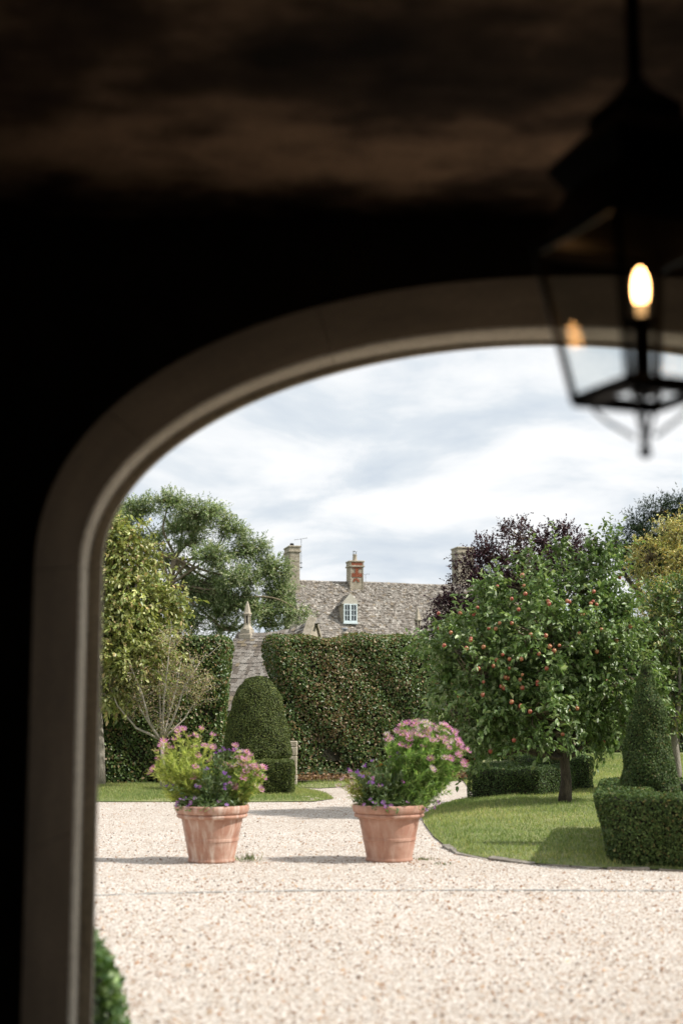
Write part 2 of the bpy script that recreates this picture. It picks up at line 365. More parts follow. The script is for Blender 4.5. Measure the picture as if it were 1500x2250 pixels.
def poly_dist(P, poly):
    A = np.array(poly); B = np.roll(A, -1, 0); best = np.full(len(P), 1e9); near = np.zeros_like(P); ins = np.zeros(len(P), bool)
    for a, b in zip(A, B):
        ab = b-a; t = np.clip(((P-a)@ab)/(ab@ab), 0, 1); q = a+t[:, None]*ab; d = np.linalg.norm(P-q, axis=1); m = d < best; best[m] = d[m]; near[m] = q[m]
        c = ((a[1] > P[:, 1]) != (b[1] > P[:, 1])); xx = (b[0]-a[0])*(P[:, 1]-a[1])/np.where(b[1] == a[1], 1e-9, b[1]-a[1])+a[0]; ins ^= c & (P[:, 0] < xx)
    return ins, best, near
def lawn(name, poly, zf, step, blades, view, hgt=.035, cols=None):
    A = np.array(poly); xs = np.arange(A[:, 0].min()-step, A[:, 0].max()+step*2, step); ys = np.arange(A[:, 1].min()-step, A[:, 1].max()+step*2, step)
    X, Y = np.meshgrid(xs, ys); P = np.stack([X.ravel(), Y.ravel()], 1); ins, d, near = poly_dist(P, A)
    Q = P.copy(); Q[~ins] = near[~ins]; dd = np.where(ins, d, 0); Z = zf(Q[:, 0], Q[:, 1], dd); w = len(xs); i = np.arange(len(P)).reshape(X.shape)
    Fa = np.stack([i[:-1, :-1].ravel(), i[:-1, 1:].ravel(), i[1:, 1:].ravel(), i[1:, :-1].ravel()], 1); Fa = Fa[ins[Fa].any(1)]
    used = np.unique(Fa); mp = np.zeros(len(P), int); mp[used] = np.arange(len(used))
    o = mk(name, np.column_stack([Q, Z])[used], mp[Fa], LAWN, None, None, True); tag(o, kind='structure')
    x0, x1, y0, y1 = view; m = blades
    B = np.stack([rng.uniform(x0, x1, m), rng.uniform(y0, y1, m)], 1); ins, d, _ = poly_dist(B, A); B = B[ins]; d = d[ins]; n = len(B); z = zf(B[:, 0], B[:, 1], d)
    a = rng.uniform(0, 6.28, n); w = rng.uniform(.003, .007, n); h = hgt*rng.uniform(.5, 1.4, n)
    b0 = np.column_stack([B[:, 0]-np.cos(a)*w, B[:, 1]-np.sin(a)*w, z-.004]); b1 = np.column_stack([B[:, 0]+np.cos(a)*w, B[:, 1]+np.sin(a)*w, z-.004])
    tp = np.column_stack([B[:, 0]+rng.normal(0, .015, n), B[:, 1]+rng.normal(0, .015, n), z+h])
    dry = (np.sin(B[:, 0]*2.1+1)*np.sin(B[:, 1]*.9)+np.sin(B[:, 0]*.8+B[:, 1]*1.3))*.5
    c = palette(n, [(.19, .25, .085), (.26, .31, .115), (.38, .37, .18)], [4, 4, 2.5], .15)*(1+.22*dry[:, None]*np.array([1.3, .8, 1]))
    V = np.stack([b0, b1, tp], 1).reshape(-1, 3); return V, np.repeat(c, 3, 0)
def xy(px, py): v = gnd(px, py); return (v.x, v.y)
lawnR = [xy(*q) for q in ((924, 1795), (934, 1815), (952, 1840), (978, 1861), (1010, 1877), (1075, 1889), (1180, 1900), (1330, 1910), (1560, 1916))] + [(8, 13.7), (14, 14), (14, 44), (3.0, 44), (2.6, 31)] + [xy(1046, 1757), xy(1000, 1764), xy(962, 1774)]
zR = lambda x, y, d: .015 + np.minimum(.035, d*.2) + np.minimum(np.maximum(0, .021*(y-14.8)), .13*d)
def zRp(x, y):
    ins, d, _ = poly_dist(np.array([[x, y]]), np.array(lawnR)); return float(zR(np.array([x]), np.array([y]), d)[0])
def gndR(px, py):                        # pixel -> point on the rising right-hand lawn
    z = .1
    for _ in range(12): v = gnd(px, py, z); z = zRp(v.x, v.y)
    return Vector((v.x, v.y, z))
lawnL = [xy(-400, 1762), xy(560, 1763), xy(690, 1762), xy(733, 1756), xy(718, 1746), xy(692, 1739), xy(655, 1734), (-.9, 30.5), (-12, 30.5)]
lawnM = [xy(650, 1730), xy(700, 1733), xy(765, 1729), xy(840, 1724), xy(960, 1716), (2.5, 33.2), (1.0, 33.2), (-.9, 30.2)]
zL = lambda x, y, d: .012 + np.minimum(.04, d*.12)
g1 = lawn('lawn', lawnR, zR, .3, 210000, (.9, 9, 13.6, 34)); g2 = lawn('lawn', lawnL, zL, .25, 60000, (-5.5, .2, 23.8, 30.5), .04); g3 = lawn('lawn', lawnM, zL, .25, 14000, (-1.2, 2.4, 26, 33), .05)
V = np.concatenate([q[0] for q in (g1, g2, g3)]); cc = np.concatenate([q[1] for q in (g1, g2, g3)])
o = mk('grass', V, np.arange(len(V)).reshape(-1, 3), LEAFS, None, cc); tag(o, 'short mown grass covering the lawns beside the drive', 'grass', kind='stuff')

# ------------------------------------------------------------------ the arched porch the camera stands in
XC = .84
def arch(left, zs, b, n, N=96, z0=0.0):
    a = XC-left; pts = [(left, z) for z in np.linspace(z0, 1.86, 8)]
    for i in range(N+1):
        t = math.pi*i/N; c, s = math.cos(t), math.sin(t)
        pts.append((XC - a*math.copysign(abs(c)**(2/n), c), zs + b*abs(s)**(2/n)))
    return pts + [(2*XC-left, z) for z in np.linspace(1.86, z0, 8)]
YN, YF, YL = 4.5, 5.29, 5.54
A_near = arch(-.977, 1.94, .97, 2.2); A_far = arch(-.976, 2.03, .922, 2.06); A_roll = arch(-.948, 2.05, .893, 2.0); A_lip = arch(-.914, 2.06, .866, 1.95, )
A_lip = arch(-.936, 2.07, .878, 1.97); A_step = arch(-1.0, 2.04, .93, 2.03)
porch = thing('arched_porch', 'dark stone porch with wide arched opening framing the garden', 'porch')
def off(A, d):
    out = []
    for i, (x, z) in enumerate(A):
        a = A[max(0, i-1)]; b = A[min(len(A)-1, i+1)]; tx, tz = b[0]-a[0], b[1]-a[1]; l = math.hypot(tx, tz); out.append((x - tz/l*d, z + tx/l*d))
    return out
def face_with_hole(A, Y, x0, x1, zt):
    m = MB(); V = []; Fs = []
    for (x, z) in A: V += [(x, Y, z), (x, Y, zt)]
    nj = 8
    for i in range(len(A)-1):
        if A[i+1][0]-A[i][0] > 1e-6: Fs.append((2*i, 2*i+2, 2*i+3, 2*i+1))
    m.add(V, Fs)
    l, r = A[0][0], A[-1][0]
    for a, b in ((x0, l), (r, x1)): m.add([(a, Y, 0), (b, Y, 0), (b, Y, zt), (a, Y, zt)], [(0, 1, 2, 3)])
    # panels beside the jambs above springing close against the curve already; jamb side below springing closed by reveal stones
    return m
def wallpart(name, mb, mat): return mb.build(name, mat, porch)
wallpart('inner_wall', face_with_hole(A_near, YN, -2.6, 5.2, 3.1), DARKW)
wallpart('outer_wall', face_with_hole(off(A_lip, .03), YL+.055, -9, 11, 5.2), LIME)
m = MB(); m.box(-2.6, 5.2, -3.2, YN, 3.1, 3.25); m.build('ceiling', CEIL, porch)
m = MB(); m.box(-2.75, -2.6, -3.2, YN, -.05, 3.25); m.build('side_wall', DARKW, porch)
m = MB(); m.box(5.2, 5.35, -3.2, YN, -.05, 3.25); m.build('side_wall', DARKW, porch)
m = MB(); m.box(-2.75, 5.35, -3.35, -3.2, -.05, 3.25); m.build('back_wall', DARKW, porch)
m = MB(); m.box(-2.75, 5.35, -3.35, 5.6, -.2, .004); m.build('floor', FLAG, porch)
m = MB(); m.box(-9, 11, YN+.3, YL+.053, 3.5, 5.25); m.build('upper_wall', LIME, porch)
nA = len(A_near)
cuts = [0, 4, 8, 22, 37, 45, 52, 59, 67, 82, 96, nA-9+4, nA-1]
cuts = sorted(set([0, 4, 8, 24, 41, 57, 71, 87, 104, 108, nA-1]))
def strip(prof, i0, i1, name, mat):
    """prof: list of (arch curve, Y); closed block between arch stations i0..i1 with a back, joints 4 mm"""
    V = []; Fs = []; k = len(prof); g = .0012
    for i in range(i0, i1+1):
        for (A, Y) in prof:
            x, z = A[i]
            if i in (i0, i1) and 0 < i < nA-1:
                j = i+1 if i == i0 else i-1; dx, dz = A[j][0]-x, A[j][1]-z; l = math.hypot(dx, dz); x += dx/l*g; z += dz/l*g
            V.append((x, Y, z))
    for i in range(i1-i0):
        for j in range(k):
            q = (j+1) % k; Fs.append((i*k+j, i*k+q, (i+1)*k+q, (i+1)*k+j))
    Fs.append(tuple(range(k-1, -1, -1))); Fs.append(tuple((i1-i0)*k+j for j in range(k)))
    return mk(name, V, Fs, mat, porch)
NB = off(A_near, .16); FB = off(A_far, .16); NA2 = off(A_near, .012)
mid = [((a[0]+b[0])/2, (a[1]+b[1])/2) for a, b in zip(A_near, A_far)]
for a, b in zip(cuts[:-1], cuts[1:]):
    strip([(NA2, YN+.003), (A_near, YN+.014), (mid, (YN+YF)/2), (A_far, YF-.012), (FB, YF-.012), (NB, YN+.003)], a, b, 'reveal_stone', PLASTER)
    strip([(off(A_far, .01), YF-.01), (off(A_far, -.004), YF+.012), (off(A_far, -.008), YF+.08), (off(A_far, .000), YF+.16), (off(A_far, .012), YF+.2), (off(A_far, .006), YL-.01),
           (A_lip, YL-.008), (off(A_lip, -.004), YL+.012), (off(A_lip, .012), YL+.06), (off(A_lip, .2), YL+.06), (off(A_far, .2), YF-.01)], a, b, 'moulding_stone', MOULD)

# ---- hanging lantern
LY = 3.0
lc = at(1413, 862, LY); lant = thing('hanging_lantern', 'black iron four-sided lantern with lit candle bulb hanging in the porch', 'lantern', None, (lc.x, LY, 0), math.radians(-23))
def zat(py): return at(1413, py, LY).z
zb, zt = zat(866), zat(522); rb, rt = .152, .232
zf0, zf1 = zat(1008), zat(965)
corn = lambda r, k, z: Vector((r*math.sin(k*math.pi/2), -r*math.cos(k*math.pi/2), z))
m = MB()
for z, r, w in ((zb, rb, .016), (zt, rt, .016)):
    for k in range(4):
        m = MB(); m.tube([corn(r, k, z), corn(r, k+1, z)], w, 4); m.build('frame_bar', IRON, lant)
m = MB()
for k in range(4):                                  # broad flat bars of the bottom tray
    a, b = corn(rb, k, zb), corn(rb, k+1, zb); c = corn(rb*.66, k, zb-.012); d = corn(rb*.66, k+1, zb-.012)
    m.add([a, b, d, c, a+Vector((0, 0, .012)), b+Vector((0, 0, .012)), d+Vector((0, 0, .012)), c+Vector((0, 0, .012))], [(0, 1, 2, 3), (7, 6, 5, 4), (0, 4, 5, 1), (3, 2, 6, 7), (1, 5, 6, 2), (0, 3, 7, 4)])
m.build('base_tray', IRON, lant)
for k in range(4):
    m = MB(); m.tube([corn(rb, k, zb), corn(rt, k, zt)], .0095, 6); m.build('corner_bar', IRON, lant)
    m = MB(); a, b, c, d = corn(rb*.96, k, zb+.01), corn(rb*.96, k+1, zb+.01), corn(rt*.96, k+1, zt-.01), corn(rt*.96, k, zt-.01)
    m.add([a, b, c, d], [(0, 1, 2, 3)]); m.build('glass_pane', GLASS, lant)
    m = MB(); e = corn(rb*.74, k, zb-.012); p1 = corn(rb*.52, k, zb-.055); p2 = corn(rb*.14, k, zf1+.004); m.tube([e, corn(rb*.7, k, zb-.03), p1, p2], .0045, 5); m.build('scroll_brace', IRON, lant)
m = MB(); z1, z2, z3, z4, z5, z6 = [zat(q) for q in (490, 400, 350, 275, 243, 205)]
m.lathe([(rt*1.0, zt), (.205, z1), (.162, z2), (.168, z2+.005), (.205, z3), (.2, z3+.008), (.125, z4-.01), (.105, z4), (.105, z5), (.05, z6), (.03, z6+.02), (.012, z6+.05), (0.0, z6+.05)], 4, rot=math.pi/2)
m.build('roof', IRON, lant)
m = MB(); m.tube([(0, 0, z6+.03), (0, 0, 3.098)], .018, 8); m.build('hanging_rod', IRON, lant)
m = MB(); m.lathe([(0, zf0), (.011, zf0+.004), (.014, zf0+.014), (.010, zf0+.026), (.007, zf1-.01), (.012, zf1), (.006, zf1+.01), (.0065, zb-.01), (.03, zb), (.03, zb+.012), (0, zb+.012)], 14); m.build('finial', IRON, lant)
zc = zat(690)
m = MB(); m.lathe([(0, zb), (.02, zb), (.02, zc-.02), (.0, zc-.02)], 14); m.lathe([(.026, zc-.03), (.026, zc-.01), (0, zc-.01)], 14); m.build('candle_tube', IRON, lant)
em, t = M_('bulb_glow'); e = nd(t, 'ShaderNodeEmission'); e.inputs[0].default_value = (1, .48, .16, 1); e.inputs[1].default_value = 17; t.links.new(e.outputs[0], t.nodes['Material Output'].inputs[0])
m = MB(); zt_ = zat(585); hh = zt_-zc
m.lathe([(.0115, zc+hh*.24), (.0150, zc+hh*.38), (.0160, zc+hh*.55), (.0132, zc+hh*.76), (.006, zc+hh*.92), (0, zc+hh*.97)], 14); m.build('candle_bulb', em, lant, True)
en, t = M_('bulb_neck_glow'); e = nd(t, 'ShaderNodeEmission'); e.inputs[0].default_value = (1, .55, .22, 1); e.inputs[1].default_value = .8; t.links.new(e.outputs[0], t.nodes['Material Output'].inputs[0])
m = MB(); m.lathe([(0, zc-.012), (.0095, zc-.01), (.010, zc+hh*.06), (.0115, zc+hh*.24)], 14); m.build('bulb_neck', en, lant, True)

# ------------------------------------------------------------------ house, outbuildings
def frame_of(O, ang):
    return Matrix.Translation(O) @ Matrix.Rotation(ang, 4, 'Z')
def slate_cols(n): return palette(n, [(.32, .295, .27), (.26, .235, .21), (.37, .35, .325), (.16, .14, .12), (.47, .45, .42), (.26, .22, .17)], [30, 28, 19, 11, 5, 7], .12)
def slate_roof(corner, udir, sdir_, L, S, courses, wmean, sag=None, thick=.028, cut=None, top_w=.75):
    """joined stone slates on a plane: corner at the eave, u along it, s up the slope"""
    mb = MB(); udir = Vector(udir).normalized(); sdir_ = Vector(sdir_).normalized(); nor = udir.cross(sdir_).normalized()
    if nor.z < 0: nor = -nor
    s = 0.0; k = 0; hs = np.linspace(1.25, top_w, courses); hs = hs/hs.sum()*S
    for ci in range(courses):
        u = -rng.uniform(0, wmean); e = hs[ci]
        while u < L:
            w = wmean*rng.uniform(.55, 1.5)*(1.15-.3*ci/courses); a, b = max(u, 0), min(u+w, L); u += w
            if b-a < .02: continue
            if cut and cut((a+b)/2, s+e/2): continue
            lift = rng.uniform(.6, 1.5)*thick; s0 = s-.02*rng.random(); s1 = min(s+e*1.5, S+.03); gp = .004
            col = tuple(slate_cols(1)[0]); tl = rng.normal(0, .006)
            def pt(uu, ss, nn):
                p = Vector(corner)+udir*uu+sdir_*ss+nor*nn
                if sag: p.z += sag(uu/L, ss/S)
                return p
            mb.add([pt(a+gp, s0, lift+tl), pt(b-gp, s0+rng.normal(0, .008), lift-tl), pt(b-gp, s1, .004), pt(a+gp, s1, .004), pt(a+gp, s0, lift-thick), pt(b-gp, s0, lift-thick)],
                   [(0, 1, 2, 3), (4, 5, 1, 0), (4, 0, 3), (5, 2, 1)], col)
        s += e
    return mb

HA = math.radians(13); rl = at(641, 1273, 60); hz = rl.z
house = thing('stone_house', 'stone cottage with weathered stone-slate roof, dormer window and chimneys behind the hedge', 'house', None, (rl.x, rl.y, 0), HA)
RUN, RISE, LEN = 2.45, 2.9, 7.6; ez = hz-RISE
wing_u, wing_hw, wing_z = 8.5, 2.3, hz+.16
m = MB(); m.box(.15, LEN+3.2, -RUN+.2, RUN-.2, -.1, ez+.05)
m.add([(.15, -RUN+.2, ez), (.15, RUN-.2, ez), (.15, 0, hz-.1), (.45, -RUN+.2, ez), (.45, RUN-.2, ez), (.45, 0, hz-.1)], [(0, 2, 1), (3, 4, 5), (0, 3, 5, 2), (1, 2, 5, 4)])
m.build('wall', LIMEC, house)
sagf = lambda u, s: -.10*math.sin(math.pi*min(1, max(0, u*.9)))*(.3+.7*s) + .03*math.sin(u*9+s*4)
def under(parent, pts, mat, name): return mk(name, pts, [tuple(range(len(pts)))], mat, parent)
UND = plain('roof_batten_dark', (.05, .04, .035), .9)
rf = mk('roof', [(0, -RUN, ez), (LEN, -RUN, ez), (LEN, 0, hz-.12), (0, 0, hz-.12), (0, RUN, ez), (LEN, RUN, ez)], [(0, 1, 2, 3), (3, 2, 5, 4)], UND, house)
slope = math.hypot(RUN, RISE); sv = (0, RUN, RISE)
dor_u, dor_w, dor_s = None, .66, None
mb = slate_roof((0, -RUN-.03, ez), (1, 0, 0), sv, LEN+1.0, slope, 40, .105, sagf)
tag(mb.build('front_slates', SLATE, rf, usecol=True), kind='stuff')
mb = slate_roof((0, RUN+.03, ez), (1, 0, 0), (0, -RUN, RISE), LEN+1, slope, 16, .3, sagf); tag(mb.build('rear_slates', SLATE, rf, usecol=True), kind='stuff')
for i in range(26):
    u0 = i*.33; m = MB(); zz = hz-.02+sagf((u0+.16)/8.6, 1.0)
    m.add([(u0, -.13, zz-.1), (u0, 0, zz+.05), (u0, .13, zz-.1), (u0+.322, -.13, zz-.1), (u0+.322, 0, zz+.05+rng.normal(0, .008)), (u0+.322, .13, zz-.1)], [(0, 3, 4, 1), (1, 4, 5, 2), (0, 1, 2), (3, 5, 4)])
    m.build('ridge_stone', LIMEC, rf)
m = MB(); m.tube([(0, -RUN-.08, ez-.03), (LEN, -RUN-.08, ez-.03)], .045, 6); m.build('gutter', IRON, house)
# cross wing
wg = MB(); wg.box(wing_u-wing_hw+.15, wing_u+wing_hw-.15, -3.6, 3, -.1, wing_z-2.7); wv0 = -3.6
for v in (-3.6, -3.3): pass
wg.add([(wing_u-wing_hw+.15, wv0, wing_z-2.72), (wing_u+wing_hw-.15, wv0, wing_z-2.72), (wing_u, wv0, wing_z-.05), (wing_u-wing_hw+.15, wv0+.3, wing_z-2.72), (wing_u+wing_hw-.15, wv0+.3, wing_z-2.72), (wing_u, wv0+.3, wing_z-.05)], [(0, 1, 2), (3, 5, 4), (0, 2, 5, 3), (1, 4, 5, 2)])
wg.build('wing_wall', LIMEC, house)
wr = mk('wing_roof', [(wing_u-wing_hw, -3.7, wing_z-2.75), (wing_u-wing_hw, 3.2, wing_z-2.75), (wing_u, 3.2, wing_z-.06), (wing_u, -3.7, wing_z-.06), (wing_u+wing_hw, -3.7, wing_z-2.75), (wing_u+wing_hw, 3.2, wing_z-2.75)], [(0, 3, 2, 1), (3, 4, 5, 2)], UND, house)
ws = math.hypot(wing_hw, 2.7)
mb = slate_roof((wing_u-wing_hw, -3.7, wing_z-2.72), (0, 1, 0), (wing_hw, 0, 2.7), 6.9, ws, 34, .115, lambda u, s: .02*math.sin(u*7+3*s)); tag(mb.build('wing_slates', SLATE, wr, usecol=True), kind='stuff')
mb = slate_roof((wing_u+wing_hw, -3.7, wing_z-2.72), (0, 1, 0), (-wing_hw, 0, 2.7), 6.9, ws, 16, .3); tag(mb.build('wing_slates', SLATE, wr, usecol=True), kind='stuff')
for i in range(21):
    v0 = -3.7+i*.33; m = MB(); m.add([(wing_u-.13, v0, wing_z-.1), (wing_u, v0, wing_z+.05), (wing_u+.13, v0, wing_z-.1), (wing_u-.13, v0+.322, wing_z-.1), (wing_u, v0+.322, wing_z+.05), (wing_u+.13, v0+.322, wing_z-.1)], [(0, 1, 4, 3), (1, 2, 5, 4), (0, 2, 1), (3, 4, 5)]); m.build('ridge_stone', LIMEC, wr)

def to_house(px, py, v):                # pixel -> house coordinates on the plane v = const
    Mi = frame_of(Vector((rl.x, rl.y, 0)), HA).inverted(); o = Mi @ Vector((0, 0, H)); d = (Mi.to_3x3() @ ray(px, py)); k = (v-o.y)/d.y; return o+d*k
def chimney(u0, u1, v0, v1, z0, z1, mat, blocks=True, name='chimney'):
    m = MB(); m.box(u0, u1, v0, v1, z0, z1-.26, bev=.01); ch = m.build(name, mat, house)
    m = MB(); m.box(u0-.05, u1+.05, v0-.05, v1+.05, z1-.26, z1-.19, bev=.012); m.box(u0-.015, u1+.015, v0-.015, v1+.015, z1-.19, z1-.05, bev=.01); m.box(u0-.05, u1+.05, v0-.05, v1+.05, z1-.05, z1+.02, bev=.02); m.build('cap', LIMEC, ch)
    if blocks:                          # proud ashlar courses on the front and left faces
        z = z0
        while z < z1-.3:
            h = min(rng.uniform(.16, .26), z1-.262-z)
            us = [u0, u0+(u1-u0)*rng.uniform(.35, .65), u1]
            for a, b in zip(us[:-1], us[1:]):
                q = MB(); q.box(a+.004, b-.004, v0-rng.uniform(.008, .016), v0+.02, z+.004, z+h-.004, bev=.004); q.build('block', LIMEC, ch)
            vs = [v0, v0+(v1-v0)*rng.uniform(.3, .7), v1]
            for a, b in zip(vs[:-1], vs[1:]):
                q = MB(); q.box(u0-rng.uniform(.008, .016), u0+.02, a+.022, b-.004, z+.004, z+h-.004, bev=.004); q.build('block', LIMEC, ch)
            z += h
    return ch
p0 = to_house(636, 1285, -.55); p1 = to_house(659, 1200, -.55)
c1 = chimney(p0.x, p1.x, -.55, .62, hz-.9, p1.z, LIMEC)
m = MB(); cu = (p0.x+p1.x)/2-.03; m.lathe([(.05, p1.z), (.05, p1.z+.06), (.085, p1.z+.08), (.085, p1.z+.15), (.06, p1.z+.17), (0, p1.z+.17)], 12, cu, -.05); m.build('cowl', IRON, c1)
p0 = to_house(769, 1285, -.35); p1 = to_house(798, 1233, -.35)
c2 = chimney(p0.x, p1.x, -.35, .3, hz-.7, p1.z, LIMEC, False); zt2 = p1.z; u0, u1 = p0.x, p1.x; wch = u1-u0
vbx = MB()
def brick_panel(a, b, za, zb_):
    z = za; r = 0
    while z < zb_-.02:
        x = a - (0 if r % 2 else .055)
        while x < b-.01:
            x1_ = min(x+.11, b); xx = max(x, a)
            if x1_-xx > .02:
                q = MB(); q.box(xx+.004, x1_-.004, -.372, -.34, z+.004, min(z+.062, zb_)-.004); q.build('brick', BRICK, c2)
            x += .11
        z += .062; r += 1
brick_panel(u0+wch*.10, u0+wch*.92, zt2-.185, zt2-.05); brick_panel(u0+wch*.38, u0+wch*.62, zt2-.52, zt2-.28); brick_panel(u0+wch*.18, u0+wch*.85, zt2-.33, zt2-.27)
brick_panel(u0+wch*.12, u0+wch*.90, zt2-.68, zt2-.52)
for i in range(7):
    a = math.pi*i/6; q = MB(); M = Matrix.Translation((u0+wch*.45+.1*math.cos(a), -.358, zt2-.87+.1*math.sin(a))) @ Matrix.Rotation(-(a-math.pi/2), 4, 'Y'); q.box(-.02, .02, -.012, .012, -.045, .045, M=M); q.build('brick', BRICK, c2)
z = hz-.5
while z < zt2-.3:                       # stone blocks round the brick patches
    h = rng.uniform(.10, .16)
    for a, b in ((u0, u0+wch*.10), (u0+wch*.93, u1)):
        q = MB(); q.box(a+.002, b-.002, -.366, -.33, z+.004, min(z+h, zt2-.27)-.004); q.build('block', LIMEC, c2)
    q = MB(); q.box(u0-.014, u0+.02, -.33, .28, z+.004, min(z+h, zt2-.27)-.004); q.build('block', LIMEC, c2); z += h
m = MB(); m.lathe([(.11, zt2), (.10, zt2+.05), (.085, zt2+.26), (.10, zt2+.28), (.10, zt2+.31), (.07, zt2+.31), (.07, zt2+.2)], 14, u0+wch*.48, -.03)
pt_ = m.build('chimney_pot', LIME, c2, True); m = MB(); zz = zt2+.31; m.lathe([(.075, zz), (.08, zz+.015), (.05, zz+.02)], 12, u0+wch*.48, -.03); m.lathe([(.095, zz+.13), (.09, zz+.145), (0, zz+.15)], 12, u0+wch*.48, -.03)
for i in range(4):
    a = i*math.pi/2+.4; m.tube([(u0+wch*.48+.075*math.cos(a), -.03+.075*math.sin(a), zz), (u0+wch*.48+.08*math.cos(a), -.03+.08*math.sin(a), zz+.135)], .009, 4)
m.build('cowl', STEEL, c2)
p0 = to_house(1006, 1275, .6); p1 = to_house(1041, 1203, .6); c3 = chimney(p0.x, p1.x, .6, 1.5, hz-.8, p1.z, LIMEC)
# dormer
pb = to_house(755, 1366, -1.75); pt2 = to_house(784.5, 1327, -1.75); du0, du1, dz0, dz1, dv = pb.x, pt2.x, pb.z, pt2.z, -1.75
dw = du1-du0; dmid = (du0+du1)/2; gz = to_house(770, 1306, -1.75).z
def roof_v(z): return -RUN*(hz-z)/RISE   # v of the roof plane at height z
dorm = MB(); vb = roof_v(dz1)+.05
dorm.add([(du0-.04, dv+.04, dz0-.06), (du0-.04, vb+.4, dz0-.06), (du0-.04, vb+.4, dz1), (du0-.04, dv+.04, dz1), (du0+.03, dv+.04, dz0-.06), (du0+.03, vb+.4, dz0-.06), (du0+.03, vb+.4, dz1), (du0+.03, dv+.04, dz1)], [(0, 3, 2, 1), (4, 5, 6, 7), (0, 4, 7, 3), (3, 7, 6, 2)])
dorm.add([(du1+.04, dv+.04, dz0-.06), (du1+.04, vb+.4, dz0-.06), (du1+.04, vb+.4, dz1), (du1+.04, dv+.04, dz1), (du1-.03, dv+.04, dz0-.06), (du1-.03, vb+.4, dz0-.06), (du1-.03, vb+.4, dz1), (du1-.03, dv+.04, dz1)], [(0, 1, 2, 3), (4, 7, 6, 5), (0, 3, 7, 4), (3, 2, 6, 7)])
D = dorm.build('dormer', LIMEC, house)
m = MB(); m.add([(du0-.09, dv-.0, dz1), (du1+.09, dv-.0, dz1), (dmid, dv-.0, gz+.05), (du0-.09, dv+.1, dz1), (du1+.09, dv+.1, dz1), (dmid, dv+.1, gz+.05)], [(0, 1, 2), (3, 5, 4), (0, 3, 4, 1), (0, 2, 5, 3), (1, 4, 5, 2)]); m.build('gable', LIMEP, D)
m = MB(); m.box(du0-.02, du1+.02, dv-.06, dv+.1, dz0-.09, dz0-.02); m.build('sill', PAINT, D)
n_ = 5
for ci in range(n_):                    # cheek slates on the dormer's left side
    z = dz0 + (dz1-dz0)*ci/n_; v1_ = roof_v(z); L_ = max(.1, v1_-dv+.15); q = MB(); a = dv+.06
    while a < dv+L_:
        w = rng.uniform(.12, .2); q = MB(); q.box(du0-.07-rng.uniform(0, .01), du0-.042, a, a+w-.006, z, z+(dz1-dz0)/n_*1.02-.006); q.build('cheek_slate', LIMEC, D); a += w
hwid = dw/2+.13; sl_ = gz-dz1+.06
for sgn in (-1, 1):
    vback = roof_v(gz)+.1
    mb = slate_roof((dmid+sgn*hwid, dv+.05, dz1-.06), (0, 1, 0), (-sgn*hwid, 0, sl_), vback-dv+.1, math.hypot(hwid, sl_), 6, .15, None, .02)
    tag(mb.build('dormer_slates', SLATE, D, usecol=True), kind='stuff')
WN = MB(); f_ = .045
WN.box(du0, du0+f_, dv-.02, dv+.05, dz0-.02, dz1); WN.box(du1-f_, du1, dv-.02, dv+.05, dz0-.02, dz1); WN.box(du0+f_, du1-f_, dv-.018, dv+.05, dz0-.02, dz0+f_); WN.box(du0+f_, du1-f_, dv-.018, dv+.05, dz1-f_, dz1)
WN.box(dmid-.035, dmid+.035, dv-.03, dv+.04, dz0+f_, dz1-f_)
cells = []
for s0, s1 in ((du0+f_, dmid-.035), (dmid+.035, du1-f_)):
    mu = (s0+s1)/2; WN.box(mu-.01, mu+.01, dv-.012, dv+.03, dz0+f_, dz1-f_)
    for k in (1, 2):
        zz = dz0+f_+(dz1-dz0-2*f_)*k/3; WN.box(s0, mu-.01, dv-.010, dv+.03, zz-.01, zz+.01); WN.box(mu+.01, s1, dv-.010, dv+.03, zz-.01, zz+.01)
    for k in range(3):
        za = dz0+f_+(dz1-dz0-2*f_)*k/3; zb2 = dz0+f_+(dz1-dz0-2*f_)*(k+1)/3
        cells += [(s0, mu-.01, za, zb2), (mu+.01, s1, za, zb2)]
win = WN.build('dormer_window', PAINT, house)
for a, b, c, d in cells:
    q = MB(); q.box(a, b, dv+.006, dv+.012, c, d); q.build('pane', PANE, win)
# aerials
def aerial(p_base, h, label, tilt=0.0, n=5, s=1.0, arm=.33):
    a = thing('tv_aerial', label, 'aerial', None, p_base); m = MB(); m.tube([(0, 0, 0), (0, 0, h)], .011*s, 5); m.build('mast', STEEL, a)
    m = MB(); d = Vector((math.cos(tilt), 0, math.sin(tilt))); c = Vector((0, 0, h)); m.tube([c-d*arm*.9, c+d*arm*.75], .008*s, 4)
    m.build('boom', STEEL, a)
    for i in range(n):
        q = c-d*arm*.85+d*arm*1.55*i/(n-1); m = MB(); l = .07*s+.03*(i == n-1); m.tube([q+Vector((0, -l, -l*.5)), q+Vector((0, l, l*.5))], .006*s, 4); m.build('element', STEEL, a)
    return a
ab = at(661.5, 1251, 59.6); a1 = aerial(ab, at(661.5, 1184, 59.6).z-ab.z, 'thin television aerial on mast beside the tall plain chimney', .15)
m = MB()
for z in (.08, .27): m.tube([(-.14, 0, z), (.05, 0, z)], .018, 5)
m.build('bracket', IRON, a1)
ab = at(803, 1281, 60.9); aerial(ab, at(803, 1262, 60.9).z-ab.z, 'small television aerial behind the red-patched brick chimney', .1, 4, .8, .22)

